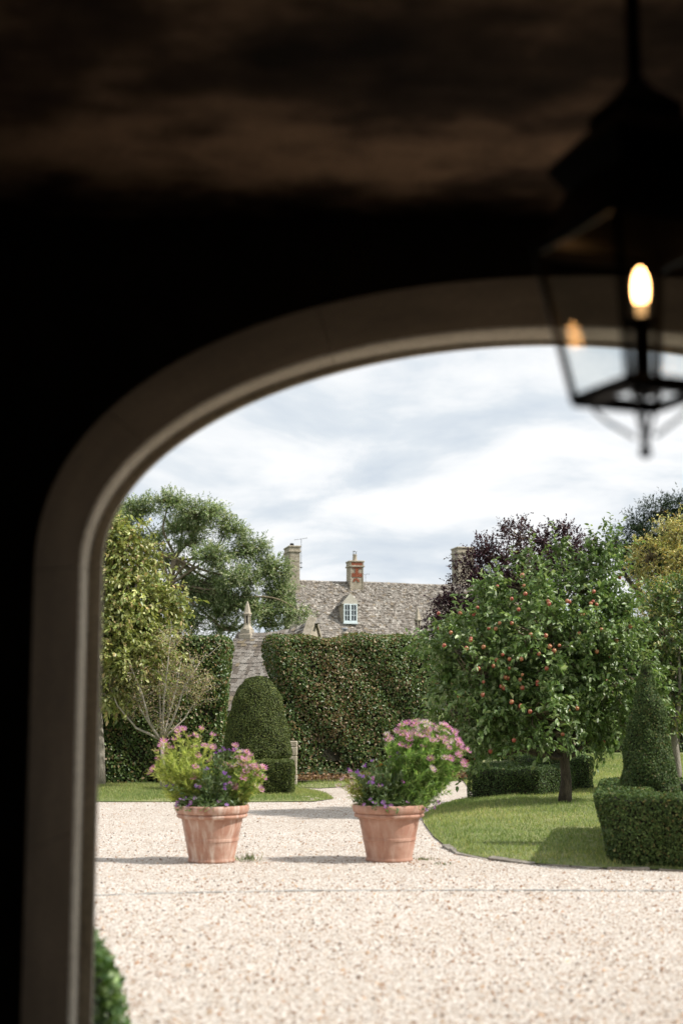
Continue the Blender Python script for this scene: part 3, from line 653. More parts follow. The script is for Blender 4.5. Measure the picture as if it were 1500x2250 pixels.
def finial(parent, x, y, z, h, base=True):
    """hexagonal stone pinnacle with open arcade and pointed cap"""
    s = h; m = MB(); m.lathe([(0, 0), (.21*s, 0), (.215*s, .015*s), (.2*s, .04*s), (.125*s, .15*s), (.115*s, .2*s), (.115*s, .215*s), (0, .215*s)], 6, x, y, z, rot=.3); fo = m.build('finial', LIME, parent)
    for k in range(6):
        a = .3+k*math.pi/3; q = MB(); cx_, cy_ = x+.1*s*math.cos(a), y+.1*s*math.sin(a); q.lathe([(.026*s, 0), (.022*s, .03*s), (.022*s, .26*s), (.03*s, .30*s)], 6, cx_, cy_, z+.213*s); q.build('colonnette', LIME, fo)
    q = MB(); q.lathe([(.0, .49*s), (.135*s, .49*s), (.14*s, .52*s), (.165*s, .545*s), (.165*s, .565*s), (.13*s, .585*s), (.075*s, .82*s), (.035*s, .95*s), (.02*s, .99*s), (0, 1.0*s)], 6, x, y, z, rot=.3); q.build('cap', LIME, fo)
    q = MB(); q.lathe([(.055*s, .2*s), (.055*s, .5*s)], 6, x, y, z); q.build('hollow_shade', plain('hollow_dark', (.06, .05, .04), .9) if 'hollow_dark' not in bpy.data.materials else bpy.data.materials['hollow_dark'], fo)  # dark-coloured core stands in for the shade inside the open arcade
    return fo

# barn with individually laid slates
BA = math.radians(-22); br = at(536, 1393, 40); bz = br.z
barn = thing('stone_outbuilding', 'low stone outbuilding with sagging grey slate roof and stone pinnacle between the hedges', 'outbuilding', None, (br.x, br.y, 0), BA)
BR, BS, BL = 2.0, 2.15, 2.05; be = bz-BS
m = MB(); m.box(0, BL, -BR+.15, BR-.15, -.1, be)
for u in (0, BL-.25): m.add([(u, -BR+.15, be), (u, BR-.15, be), (u, 0, bz-.05), (u+.25, -BR+.15, be), (u+.25, BR-.15, be), (u+.25, 0, bz-.05)], [(0, 2, 1), (3, 4, 5), (0, 3, 5, 2), (1, 2, 5, 4)])
m.build('wall', LIMEC, barn)
bsag = lambda u, s: (.42*max(0, u-.25)**1.5 - .05*math.sin(math.pi*u))*(.35+.65*s)
rf = mk('roof', [(-.12, -BR, be), (BL, -BR, be), (BL, 0, bz-.08), (-.12, 0, bz-.08), (-.12, BR, be), (BL, BR, be)], [(0, 1, 2, 3), (3, 2, 5, 4)], UND, barn)
bs_ = math.hypot(BR, BS); su = Vector((0, BR, BS)).normalized(); nu = Vector((0, -BS, BR)).normalized()
slv = []
for k in range(5):
    w, h, t_ = .5, .5, .028; jx = rng.normal(0, .03, 2)
    V = [(-w+jx[0], 0, 0), (w, rng.normal(0, .03), 0), (w, 1.6, -.02), (-w, 1.6, -.02), (-w+jx[0], 0, t_*1.0), (w, rng.normal(0, .03), t_*.9), (w, 1.6, .0), (-w, 1.6, .0)]
    me = bpy.data.meshes.new('slate'); me.from_pydata(V, [], [(0, 3, 2, 1), (4, 5, 6, 7), (0, 1, 5, 4), (1, 2, 6, 5), (3, 0, 4, 7)]); slv.append(me)
smats = []
for i, c in enumerate([(.30, .27, .235), (.23, .20, .17), (.36, .33, .29), (.16, .135, .11), (.27, .22, .15)]):
    sm = stone('barn_slate_%s' % 'abcde'[i], [(.3, tuple(x*.65 for x in c)), (.7, tuple(x*1.3 for x in c))], 6, .9, .7); smats.append(sm)
for me in slv: me.materials.append(smats[0])
s = 0.0; NC = 21; hs = np.linspace(1.35, .7, NC); hs = hs/hs.sum()*bs_
for ci in range(NC):
    u = -.12-rng.uniform(0, .1); e = hs[ci]
    while u < 1.25:
        w = rng.uniform(.085, .18)*(1.15-.3*ci/NC)
        if w > .05:
            uc = u+w/2; p = Vector((uc, -BR-.02, be)) + su*s + nu*(.012+rng.uniform(0, .012)); p.z += bsag(uc/BL, s/bs_)
            o = bpy.data.objects.new('slate', slv[rng.integers(5)]); COL.objects.link(o); o.parent = rf
            X = Vector((1, 0, 0)); Mx = Matrix((X, su, nu)).transposed().to_4x4() @ Matrix.Rotation(rng.normal(0, .02), 4, 'Z') @ Matrix.Rotation(.06+rng.normal(0, .015), 4, 'X'); Mx.translation = p
            o.matrix_local = Mx @ Matrix.Diagonal((w*.97, e, 1, 1)); o.material_slots[0].link = 'OBJECT'; o.material_slots[0].material = smats[rng.choice(5, p=[.32, .27, .18, .15, .08])]
        u += w
    s += e
mb = slate_roof((1.3, -BR-.02, be), (1, 0, 0), (0, BR, BS), BL-1.3, bs_, 21, .13, lambda u, s: bsag((1.3+u*(BL-1.3))/BL, s)); tag(mb.build('front_slates', SLATE, rf, usecol=True), kind='stuff')
mb = slate_roof((-.12, BR+.02, be), (1, 0, 0), (0, -BR, BS), BL+.1, bs_, 12, .25, bsag); tag(mb.build('rear_slates', SLATE, rf, usecol=True), kind='stuff')
for i in range(12):
    u0 = .2+i*.18; zz = bz+bsag((u0+.09)/BL, 1)-.02; m = MB(); m.add([(u0, -.13, zz-.09), (u0, 0, zz+.05), (u0, .13, zz-.09), (u0+.175, -.13, zz-.085), (u0+.175, 0, zz+.055), (u0+.175, .13, zz-.085)], [(0, 3, 4, 1), (1, 4, 5, 2), (0, 1, 2), (3, 5, 4)]); m.build('ridge_stone', smats[2], rf)
m = MB(); ct = bz+bsag(1, 1)+.06       # coped gable at the right end
for sg in (-1, 1):
    m.add([(BL-.1, 0, ct), (BL+.15, 0, ct), (BL+.15, sg*BR, be-.02), (BL-.1, sg*BR, be-.02), (BL-.1, 0, ct+.09), (BL+.15, 0, ct+.09), (BL+.15, sg*BR*1.03, be+.05), (BL-.1, sg*BR*1.03, be+.05)], [(0, 1, 2, 3), (4, 7, 6, 5), (0, 4, 5, 1), (1, 5, 6, 2), (0, 3, 7, 4), (3, 2, 6, 7)])
m.build('coping', LIMEC, barn)
m = MB(); m.add([(BL+.05, -BR+.1, be), (BL+.05, BR-.1, be), (BL+.05, 0, ct), (BL+.09, -BR+.1, be), (BL+.09, BR-.1, be), (BL+.09, 0, ct)], [(0, 2, 1), (3, 4, 5), (0, 1, 4, 3), (0, 3, 5, 2), (1, 2, 5, 4)]); m.build('gable_wall', LIME, barn)
m = MB(); m.box(-.08, .3, -.19, .19, bz-.3, bz-.0, bev=.02); m.box(-.05, .25, -.15, .15, bz-.002, bz+.12, bev=.015); m.build('pinnacle_base', LIME, barn)
finial(barn, .1, 0, bz+.118, .80)
# second outbuilding, mostly hidden by the hedge
b2 = at(920, 1392, 44)
out2 = thing('stone_outbuilding', 'stone outbuilding mostly hidden behind the main hedge, its stone pinnacle beside purple foliage', 'outbuilding', None, (b2.x, b2.y, 0), math.radians(8))
m = MB(); z2 = b2.z-.03; m.box(-1.6, 2.2, .2, 3, -.1, z2-1.3); m.add([(-1.6, .2, z2-1.3), (2.2, .2, z2-1.3), (2.2, 1.6, z2-.1), (-1.6, 1.6, z2-.1), (-1.6, 3, z2-1.3), (2.2, 3, z2-1.3)], [(0, 1, 2, 3), (3, 2, 5, 4), (0, 3, 4), (1, 5, 2)]); m.box(-.16, .16, .02, .34, z2-.9, z2, bev=.015); m.build('wall', LIMEC, out2)
mb = slate_roof((-1.6, .15, z2-1.3), (1, 0, 0), (0, 1.45, 1.2), 3.8, 1.9, 14, .2); tag(mb.build('slates', SLATE, out2, usecol=True), kind='stuff')
finial(out2, 0, .18, z2, .84)
# short flue behind the hedge
fb = at(757, 1415, 38); fl = thing('flue_pipe', 'short cream flue pipe with metal cap rising just over the main hedge', 'flue', None, (fb.x, fb.y, 0)); zt3 = at(757, 1386, 38).z
m = MB(); m.lathe([(.085, 0), (.085, zt3-.1), (.1, zt3-.08), (.1, zt3-.03), (0, zt3-.03)], 14); m.build('pipe', LIME, fl, True); m = MB(); m.lathe([(.05, zt3-.03), (.05, zt3+.03), (.11, zt3+.04), (.06, zt3+.08), (0, zt3+.085)], 12); m.build('cap', STEEL, fl)

# ------------------------------------------------------------------ hedges and topiary
BEECH = [(.06, .105, .028), (.10, .155, .045), (.16, .20, .07), (.20, .13, .06), (.28, .22, .12)]
def hedge(name, label, A, B, depth, h, n, leaf, cols, w, group=None, faces='frtl', r=.22, mat=LEAFG, amp=.05, freq=2.4, inward=.06, browny=None, cat='hedge', core_z=0.0, z0=0.0, up=.2):
    A, B = Vector((A[0], A[1], 0)), Vector((B[0], B[1], 0)); u = (B-A); L = u.length; ang = math.atan2(u.y, u.x); c = (A+B)/2 + Vector((-math.sin(ang), math.cos(ang), 0))*depth/2
    T = thing(name, label, cat, group, (c.x, c.y, z0), ang); hx, hy = L/2, depth/2
    box_core(hx, hy, h, r, .13 if h > 1.5 else .05, T, z0=core_z)
    p, d = box_pts(hx, hy, h, r, n, faces); keep = p[:, 2] > core_z*.8; p, d = p[keep], d[keep]; n = len(p)
    p = p + d*bulge(p, amp, freq)[:, None]; P, ld, nn = clip_leaves(p, d, leaf[0], inward, up=up); sz = rng.uniform(.65, 1.2, n)
    c = palette(n, cols, w, .15)
    if browny is not None:
        k = browny(p/np.array([hx, hy, h])); q = rng.random(n) < k; c[q] = palette(q.sum(), [(.21, .15, .07), (.30, .24, .13), (.15, .10, .05)], None, .2)
    leaves('foliage', P, ld, nn, leaf[0]*sz, leaf[1]*sz, c, mat, T, simple=leaf[0] < .04)
    return T
hA, hB = at(606, 1500, 30.2), at(1060, 1500, 31.6)
hz1 = at(640, 1391, 30.2).z
main = hedge('beech_hedge', 'tall clipped beech hedge with browning leaves right of the domed yew', (hA.x, hA.y), (hB.x, hB.y), 1.0, hz1, 46000, (.062, .042), BEECH, [32, 32, 20, 7, 9],
      faces='frtl', browny=lambda q: .40*np.exp(-((q[:, 0]+.45)/.28)**2)*(q[:, 2] > .25) + .06, core_z=.25, amp=.07)
hC, hD = at(-160, 1500, 28.5), at(497, 1500, 28.6)
left = hedge('beech_hedge', 'tall dark clipped hedge behind the spindly bare-stemmed shrub', (hC.x, hC.y), (hD.x, hD.y), 1.6, at(450, 1397, 28.6).z, 56000, (.066, .045), BEECH, [38, 32, 18, 4, 6], faces='frt', browny=lambda q: .05+0*q[:, 0], amp=.06)
# leaf litter bed at the main hedge's foot
A2 = np.array((hA.x, hA.y)); B2 = np.array((hB.x, hB.y)); n = 5200; tt = rng.random(n); off_ = rng.uniform(-.75, .5, n)
P = A2+(B2-A2)*tt[:, None]; nv = np.array([-(B2-A2)[1], (B2-A2)[0]])/np.linalg.norm(B2-A2); P = P+nv*off_[:, None]
bedp = [(-.62, 29.35), (1.0, 29.9), (3.6, 32.6), (3.6, 34.5), (-1.8, 31.5), (-1.6, 29.6)]
bd = mk('planting_bed', [(x, y, .07) for x, y in bedp], [tuple(range(len(bedp)))], SOIL); tag(bd, kind='structure')
ld = nrm(rng.normal(0, 1, (n, 3))*np.array([1, 1, .3])); nn = nrm(rng.normal(0, .4, (n, 3))+np.array([0, 0, 1]))
leaves('leaf_litter', np.column_stack([P, .075+rng.exponential(.025, n)]), ld, nn, .07, .045, palette(n, [(.22, .12, .07), (.30, .19, .12), (.12, .06, .035), (.36, .26, .17)], None, .2), LEAF, None)
tag(bpy.data.objects['leaf_litter'], 'fallen brown leaves lying under the main hedge', 'leaf litter', kind='stuff')

YEW = [(.055, .078, .018), (.085, .112, .027), (.14, .16, .042)]; BOX = [(.045, .08, .024), (.075, .12, .035), (.12, .17, .055), (.17, .155, .06)]
def lathe_topiary(name, label, cx, cy, z0, prof, n, leaf, cols, w, mat=NEEDLE, stem=None, inward=.012, amp=.012, cat='topiary', fr=9):
    T = thing(name, label, cat, None, (cx, cy, 0)); pr = np.array(prof); seg = np.hypot(np.diff(pr[:, 0]), np.diff(pr[:, 1])); ar = seg*(pr[:-1, 0]+pr[1:, 0]); k = rng.choice(len(seg), n, p=ar/ar.sum())
    t = rng.random(n); r0, r1 = pr[k, 0], pr[k+1, 0]; r = r0+(r1-r0)*t; z = pr[k, 1]+(pr[k+1, 1]-pr[k, 1])*t; a = rng.uniform(0, 6.283, n)
    nr = np.stack([np.diff(pr[:, 1])[k], -np.diff(pr[:, 0])[k]], 1); nr /= np.linalg.norm(nr, axis=1, keepdims=True)
    p = np.column_stack([r*np.cos(a), r*np.sin(a), z+z0]); d = np.column_stack([nr[:, 0]*np.cos(a), nr[:, 0]*np.sin(a), nr[:, 1]])
    p = p+d*bulge(p, amp, fr)[:, None]; P, l, nn = clip_leaves(p, d, leaf[0], inward); sz = rng.uniform(.6, 1.3, n)
    leaves('foliage', P, l, nn, leaf[0]*sz, leaf[1]*sz, palette(n, cols, w, .22), mat, T, simple=True)
    m = MB(); m.lathe([(max(0, q[0]-.04), q[1]) for q in prof], 28, 0, 0, z0); m.build('core', CORE, T, True)
    m = MB(); m.tube([(0, 0, -.02), (0.01, 0, z0*.6), (0, 0, z0+.2)], [.06, .05, .05], 8); m.build('stem', BARK, T)
    return T
dc = gnd(565, 1745); dY = dc.y+.35; z0 = at(565, 1666, dY).z; z1 = at(565, 1487, dY).z; dh = z1-z0; R = 75/ppm(dY); dx = at(565, 1600, dY).x
lathe_topiary('domed_yew', 'tall clipped yew dome with rounded top in front of the slate roof', dx, dY, z0,
   [(0, 0), (R*.9, -.01), (R*.985, .03), (R, dh*.08), (R*.94, dh*.25), (R*.83, dh*.5), (R*.68, dh*.75), (R*.52, dh*.89), (R*.34, dh*.97), (R*.15, dh*.996), (0, dh)], 42000, (.034, .014), YEW, [40, 40, 20])
bx = (gnd(505, 1752), gnd(643, 1752)); bh = at(600, 1671, bx[0].y).z
hedge('yew_block', 'low square clipped hedge block at the foot of the domed yew', (bx[0].x, bx[0].y), (bx[1].x, bx[1].y), 1.0, bh, 22000, (.032, .014), YEW, [45, 38, 17], faces='frtl', r=.05, mat=NEEDLE, amp=.012, freq=9, inward=.012)
# front box ring hedge with cone
hy0 = gnd(1340, 1908).y; hh_ = at(1340, 1745, hy0).z; x0 = at(1338, 1850, hy0).x
ring = thing('box_hedge', 'dense low clipped box hedge ring round the cone topiary at the lawn edge', 'hedge', None, (x0, hy0, 0), -.2)
RC, RW = .34, .44
cont = [(3.3-3.3*i/40+RC*i/40, 0) for i in range(41)] + [(RC-RC*math.sin(a), RC-RC*math.cos(a)) for a in np.linspace(0, math.pi/2, 12)[1:]] + [(0, RC+(3.3-RC)*i/30) for i in range(1, 31)] + [(3.3*i/20, 3.3) for i in range(1, 21)]
cont = np.array(cont); tg = np.gradient(cont, axis=0); tg /= np.linalg.norm(tg, axis=1, keepdims=True); on = np.column_stack([-tg[:, 1], tg[:, 0]])   # outward normals
ctr = np.array([1.6, 1.6]); on *= np.sign(np.sum((cont-ctr)*on, 1, keepdims=True))
seg = np.linalg.norm(np.diff(cont, axis=0), axis=1); n = 92000; vis = np.where(np.arange(len(seg)) < 84, 1.0, .4)
k = rng.choice(len(seg), n, p=seg*vis/(seg*vis).sum()); t_ = rng.random((n, 1)); c0 = cont[k]*(1-t_)+cont[k+1]*t_; n0 = nrm(on[k]*(1-t_)+on[k+1]*t_); wh = rng.random(n); zz = rng.random(n)*hh_
side = wh < .52; topm = (wh >= .52) & (wh < .80); inn = wh >= .80; dep = np.where(side, 0, np.where(inn, RW, rng.random(n)*RW)); zz[topm] = hh_
er = .055; ddp = np.minimum(dep, RW-dep); ez_ = hh_-zz                       # soften the clipped top edges
lift_ = np.where(topm & (ddp < er), er-np.sqrt(np.maximum(0, er*er-(er-ddp)**2)), 0); pull = np.where(~topm & (ez_ < er), er-np.sqrt(np.maximum(0, er*er-(er-ez_)**2)), 0)
outw = np.where(inn, -1.0, 1.0); flare = .15*(zz/hh_)*np.where(topm, 1-dep/RW, np.where(side, 1, 0))
xy_ = c0-n0*(dep+np.where(side, pull, np.where(inn, -pull, 0))-flare)[:, None]; p = np.column_stack([xy_, zz-lift_])
d = np.column_stack([n0*outw[:, None], np.full(n, .15)]); d[topm] = [0, 0, 1]; d = nrm(d)
m = MB(); nc = len(cont); V = []
for (dp, z) in ((.07, 0), (.0, hh_*.9), (.10, hh_-.05), (RW-.10, hh_-.05), (RW-.07, 0)):
    V += [(cont[i][0]-on[i][0]*dp, cont[i][1]-on[i][1]*dp, z) for i in range(nc)]
m.add(V, [(j*nc+i, j*nc+i+1, (j+1)*nc+i+1, (j+1)*nc+i) for j in range(4) for i in range(nc-1)]); m.build('core', CORE, ring)
p = p+d*bulge(p, .014, 8)[:, None]; P, l, nn = clip_leaves(p, d, .022, .012); n = len(p); sz = rng.uniform(.6, 1.35, n)
leaves('foliage', P, l, nn, .028*sz, .019*sz, palette(n, BOX, [35, 35, 24, 6], .25), LEAFB, ring, simple=True)
ccx = at(1425, 1700, hy0+1.55); zb_ = .12; ch = at(1425, 1455, hy0+1.55).z-zb_; CR = 69/ppm(hy0+1.55)
lathe_topiary('cone_topiary', 'tall clipped cone topiary rising inside the box hedge ring', ccx.x, hy0+1.55, zb_, [(0, 0), (CR*.96, .02), (CR*1.02, .22), (CR*1.0, ch*.25), (CR*.80, ch*.45), (CR*.48, ch*.75), (CR*.27, ch*.93), (CR*.17, ch*.985), (0, ch)], 52000, (.024, .013), BOX, [40, 36, 18, 6], mat=LEAFB, amp=.02, fr=8)
# two low hedges behind the apple tree
a, b = gndR(1022, 1757), gndR(1186, 1748); h1 = at(1100, 1675, a.y).z-a.z
hedge('low_hedge', 'low dark clipped hedge block beside the gravel path, left of the apple trunk', (a.x, a.y), (b.x, b.y), 1.1, h1, 17000, (.03, .018), BOX, [50, 34, 14, 2], 'low hedges behind the apple tree', mat=LEAFB, faces='frtl', r=.09, amp=.02, freq=6, inward=.015, z0=a.z-.05)
a, b = gndR(1188, 1737), gndR(1309, 1733); h1 = at(1250, 1656, a.y).z-a.z
hedge('low_hedge', 'low dark clipped hedge block on the lawn, directly behind the apple trunk', (a.x, a.y), (b.x, b.y), 1.1, h1, 15000, (.03, .018), BOX, [50, 34, 14, 2], 'low hedges behind the apple tree', mat=LEAFB, faces='frtl', r=.09, amp=.02, freq=6, inward=.015, z0=a.z-.05)
hedge('boundary_hedge', 'tall shadowy hedge closing the lawn behind the apple trees', (2.3, 34.5), (14, 35.5), 1.6, 3.4, 26000, (.08, .055), BEECH, [50, 32, 12, 3, 3], faces='ft', amp=.12, core_z=.0, z0=.3)
# gate pier
gp = thing('gate_pier', 'pale stone gate pier between the domed yew and the main hedge', 'gate pier', None, (at(628, 1700, 28.9).x, 28.9, 0))
zz = [0]+[at(640, q, 28.9).z for q in (1712, 1703, 1692, 1660, 1640, 1628)]; s_ = 1/ppm(28.9)
for i in range(len(zz)-1):
    a, b = (zz[i] if i else 0.0), zz[i+1]; x0_ = -24*s_ if i < 4 else -8*s_
    m = MB(); m.box(x0_, 24*s_+rng.uniform(-.01, .012), -.2, .2, a+.004, b-.004, bev=.012); m.build('block', LIMEC, gp)

# ------------------------------------------------------------------ trees
APL = [(.10, .165, .05), (.16, .235, .08), (.25, .31, .15)]
tb = gndR(1240, 1762); aY = tb.y
apple_lobes = [(1205, 1420, 200, 170, 0), (1060, 1490, 125, 155, -.3), (1320, 1470, 150, 175, .1), (965, 1590, 50, 55, -.2), (1035, 1650, 50, 45, -.4), (1170, 1255, 42, 60, .1), (1300, 1245, 48, 62, 0), (1345, 1205, 30, 55, .1), (1235, 1250, 40, 55, .2), (960, 1420, 45, 50, 0), (1115, 1320, 90, 80, .2), (1290, 1300, 105, 80, .1), (1170, 1570, 150, 85, -.5), (1010, 1430, 75, 85, 0), (990, 1560, 60, 80, -.1), (1090, 1630, 60, 40, -.6), (1215, 1610, 70, 40, -.7), (1350, 1580, 70, 80, .1)]
apple_tree = tree('apple_tree', 'broad apple tree with red apples on dark trunk on the lawn', None, apple_lobes, aY, [tb-Vector((0, 0, .03)), at(1243, 1715, aY), at(1238, 1665, aY), at(1228, 1600, aY)],
   (.088, .047, APL, [40, 38, 22]), 290, 11, 10, .37, trunk_r=.088, mat=LEAFG, droop=.45, br_r=.010)
# upright water shoots at the crown's top
sh = []
for px, py, l in ((1172, 1215, 80), (1220, 1200, 80), (1300, 1210, 85), (1095, 1260, 60), (1345, 1200, 100), (1130, 1245, 70), (1260, 1235, 60), (1150, 1250, 60), (1320, 1230, 70), (1200, 1240, 50), (1365, 1220, 60)):
    for q in np.linspace(0, 1, 26): sh.append((at(px+rng.normal(0, 1.5)-6*q, py-l*q*.9+20, aY+.1)))
sh = np.array(sh); n = len(sh); a = rng.uniform(0, 6.28, n); ld = nrm(np.column_stack([np.cos(a), np.sin(a), rng.uniform(.1, .7, n)]))
leaves('shoot_leaves', sh-np.array(tb-Vector((0, 0, .03))), ld, nrm(rng.normal(0, .4, (n, 3))+np.array([0, 0, 1])), .08, .04, palette(n, APL, None), LEAFG, apple_tree)
am, t = M_('apple_skin'); p_ = t.nodes['Principled BSDF']; p_.inputs['Roughness'].default_value = .32
c_ = ramp(t, noise(t, 9, 3), [(.35, (.36, .24, .09)), (.5, (.38, .12, .07)), (.68, (.28, .04, .035))]); t.links.new(c_, p_.inputs['Base Color'])
m = MB(); pr = [(0, -.036), (.012, -.040), (.028, -.030), (.038, -.008), (.040, .010), (.034, .028), (.020, .037), (.008, .034), (0, .028)]; m.lathe(pr, 12); m.tube([(0, 0, .03), (.004, 0, .055)], .003, 4)
apo = m.build('apple', am, apple_tree, True)
A3 = [(440, 645), (275, 715), (370, 797), (415, 868), (450, 710), (460, 765), (608, 810), (615, 830), (735, 812), (750, 818), (910, 750), (905, 815), (930, 835), (890, 830), (1080, 655), (1120, 870), (1115, 888), (1150, 980), (30, 893), (105, 890), (120, 900), (290, 958), (370, 958), (220, 992), (265, 995), (100, 1070), (185, 1115), (70, 1130), (497, 1035), (595, 1040), (815, 1025), (620, 1112), (683, 1105), (650, 1140), (550, 1160), (930, 1145), (1020, 1175), (1060, 1075), (310, 1165), (270, 1200), (355, 1195), (435, 1195), (150, 1258), (250, 1240), (355, 1255), (600, 1255), (345, 1320), (330, 1315), (425, 1330), (440, 1298), (185, 1345), (300, 1375), (320, 1385), (440, 1385), (540, 1345), (990, 1340), (20, 1440), (370, 1475), (180, 1430), (835, 900), (960, 1000), (925, 945)]
A6 = [(540, 160), (990, 140), (370, 278), (430, 305), (490, 340), (650, 288), (800, 320), (740, 330), (975, 540), (230, 603), (705, 490), (180, 230), (385, 530), (80, 668)]
pxs = [(1000+x/3, 1050+y/3) for x, y in A3]+[(1000+x/3, 1450+y/3) for x, y in A6]+[(963, 1348), (1012, 1348), (965, 1380), (990, 1390), (1034, 1403), (975, 1418), (1024, 1425), (1048, 1335)]
tl0 = tb-Vector((0, 0, .03)); s_ = 1/ppm(aY)
for i, (px, py) in enumerate(pxs):
    best = None
    for (lx, ly, rx, rz, dy) in apple_lobes:
        q = 1-((px-lx)/(rx*1.06))**2-((py-ly)/(rz*1.06))**2
        if q > 0:
            y = aY+dy-math.sqrt(q)*(rx*.8+rz*.2)*s_*1.08
            if best is None or y < best: best = y
    if best is None: best = aY-.15
    w = at(px, py, best+.18)-tl0
    if i == 0: apo.location = w; apo.rotation_euler = (.2, .1, 1)
    else: inst(apo, apple_tree, w, tuple(rng.uniform(-.5, .5, 2))+(rng.uniform(0, 6.28),), rng.uniform(.55, .82))

tb2 = gndR(1486, 1742); y2 = tb2.y
tree('apple_tree', 'slim fruit tree with yellowing leaves beyond the cone topiary', None, [(1455, 1400, 55, 90, 0), (1510, 1470, 70, 110, .2), (1440, 1320, 45, 60, .2), (1480, 1560, 55, 70, 0), (1560, 1400, 70, 130, .3), (1500, 1330, 60, 70, .3)], y2, [tb2-Vector((0, 0, .03)), at(1488, 1690, y2), at(1480, 1620, y2), at(1484, 1540, y2)],
   (.075, .042, [(.10, .16, .055), (.16, .22, .08), (.28, .28, .10)], [40, 40, 20]), 170, 8, 8, .28, trunk_r=.07, bark=BARKP, droop=.4)
lt = gnd(216, 1731); lY = lt.y
tree('broadleaf_tree', 'tall tree with large yellow-green leaves standing against the arch side', None, [(268, 1215, 75, 75, 0), (235, 1180, 60, 50, 0), (320, 1215, 45, 45, -.1), (285, 1320, 100, 70, -.3), (250, 1400, 100, 80, -.4), (355, 1340, 60, 60, 0), (375, 1385, 45, 35, -.2), (300, 1450, 90, 60, -.6), (200, 1300, 80, 90, 0), (245, 1510, 60, 50, -.6), (340, 1260, 35, 35, .1)], lY, [lt-Vector((0, 0, .05)), at(218, 1650, lY), at(213, 1560, lY), at(216, 1480, lY), at(225, 1420, lY)],
   (.108, .056, [(.24, .27, .08), (.36, .37, .14), (.17, .22, .065), (.40, .31, .15)], [36, 34, 22, 8]), 360, 8, 8, .40, trunk_r=.125, bark=BARKP, mat=LEAFG, droop=.6)
# spindly shrub
sb = gnd(355, 1722); sY = 27.2
sbp = at(357, 1715, sY); T = thing('spindly_shrub', 'open multi-stemmed shrub with thin pale stems and sparse pinkish leaves', 'shrub', None, (sbp.x, sbp.y, 0))
bs0 = Vector((sbp.x, sbp.y, 0)); pos = []; dr = []; tips = []; fork = at(357, 1628, sY)
mbt = MB(); mbt.tube([Vector((0, 0, 0)), at(358, 1690, sY)-bs0, fork-bs0], [.05, .045, .04], 8)
for (x1, y1, x2, y2_, r) in ((352, 1560, 345, 1420, .031), (330, 1590, 290, 1470, .028), (370, 1575, 400, 1440, .028), (392, 1550, 440, 1455, .024), (300, 1600, 240, 1500, .028), (360, 1540, 375, 1400, .026), (310, 1560, 262, 1430, .024), (405, 1580, 455, 1500, .02)):
    dy = rng.uniform(-.5, .5); q1 = at(x1, y1, sY+dy*.4)-bs0; q2 = at(x2, y2_, sY+dy)-bs0; f0 = fork-bs0; mm = f0.lerp(q1, .5)+Vector(rng.normal(0, .03, 3)); m3 = q1.lerp(q2, .5)+Vector(rng.normal(0, .05, 3))
    mbt.tube([f0, mm, q1, m3, q2], [r, r*.9, r*.7, r*.45, r*.2], 6)
    for k in range(26):
        t = rng.uniform(.15, 1); b = (q1.lerp(q2, t) if rng.random() > .12 else f0.lerp(q1, t)); e = b+Vector((rng.normal(0, .22), rng.normal(0, .22), rng.uniform(.05, .4))); mbt.tube([b, b.lerp(e, .5)+Vector(rng.normal(0, .03, 3)), e], [.006, .004, .002], 4)
        for _ in range(40): pos.append(b.lerp(e, rng.uniform(.2, 1.1))+Vector(rng.normal(0, .07, 3)))
mbt.build('stems', BARKW, T, True); pos = np.array(pos); n = len(pos)
leaves('foliage', pos, nrm(rng.normal(0, 1, (n, 3))), nrm(rng.normal(0, .6, (n, 3))+np.array([0, 0, .8])), .042, .022, palette(n, [(.36, .28, .18), (.30, .30, .12), (.44, .31, .24), (.25, .30, .12)], [28, 32, 16, 24]), LEAF, T, simple=True)
# airy tree behind the left hedge
ay = 42
tree('airy_tree', 'large airy feathery tree with twisting pale branches behind the left hedge', None,
   [(370, 1100, 55, 26, 0), (300, 1125, 50, 30, .5), (440, 1130, 65, 34, -.4), (500, 1165, 45, 30, 0), (400, 1160, 60, 28, .6), (545, 1210, 50, 34, 0), (470, 1225, 55, 30, -.6), (600, 1255, 42, 40, 0), (530, 1275, 55, 34, -.5), (615, 1310, 45, 40, .2), (570, 1340, 50, 30, -.4), (470, 1330, 55, 32, .3), (410, 1370, 60, 32, 0), (500, 1380, 45, 25, .5), (330, 1190, 40, 26, .3), (640, 1345, 35, 26, -.3), (250, 1150, 50, 40, 0), (665, 1350, 25, 18, -.3), (440, 1285, 60, 36, .4), (520, 1330, 60, 34, 0), (360, 1240, 45, 30, .5), (340, 1310, 50, 34, .6), (590, 1375, 50, 22, .2), (420, 1195, 45, 24, 0)], ay,
   [at(400, 1640, ay), at(398, 1450, ay), at(385, 1350, ay), at(372, 1285, ay), at(385, 1225, ay)], (.085, .028, [(.14, .20, .08), (.21, .27, .12), (.46, .48, .30), (.10, .155, .065)], [36, 30, 22, 12]), 820, 12, 11, .34, trunk_r=.15, bark=TWIG, twig=TWIG, br_r=.028, simple=True, mat=LEAF, droop=.15, inner=.25, spread=1.25, limbs_r=.34)
py_ = 37
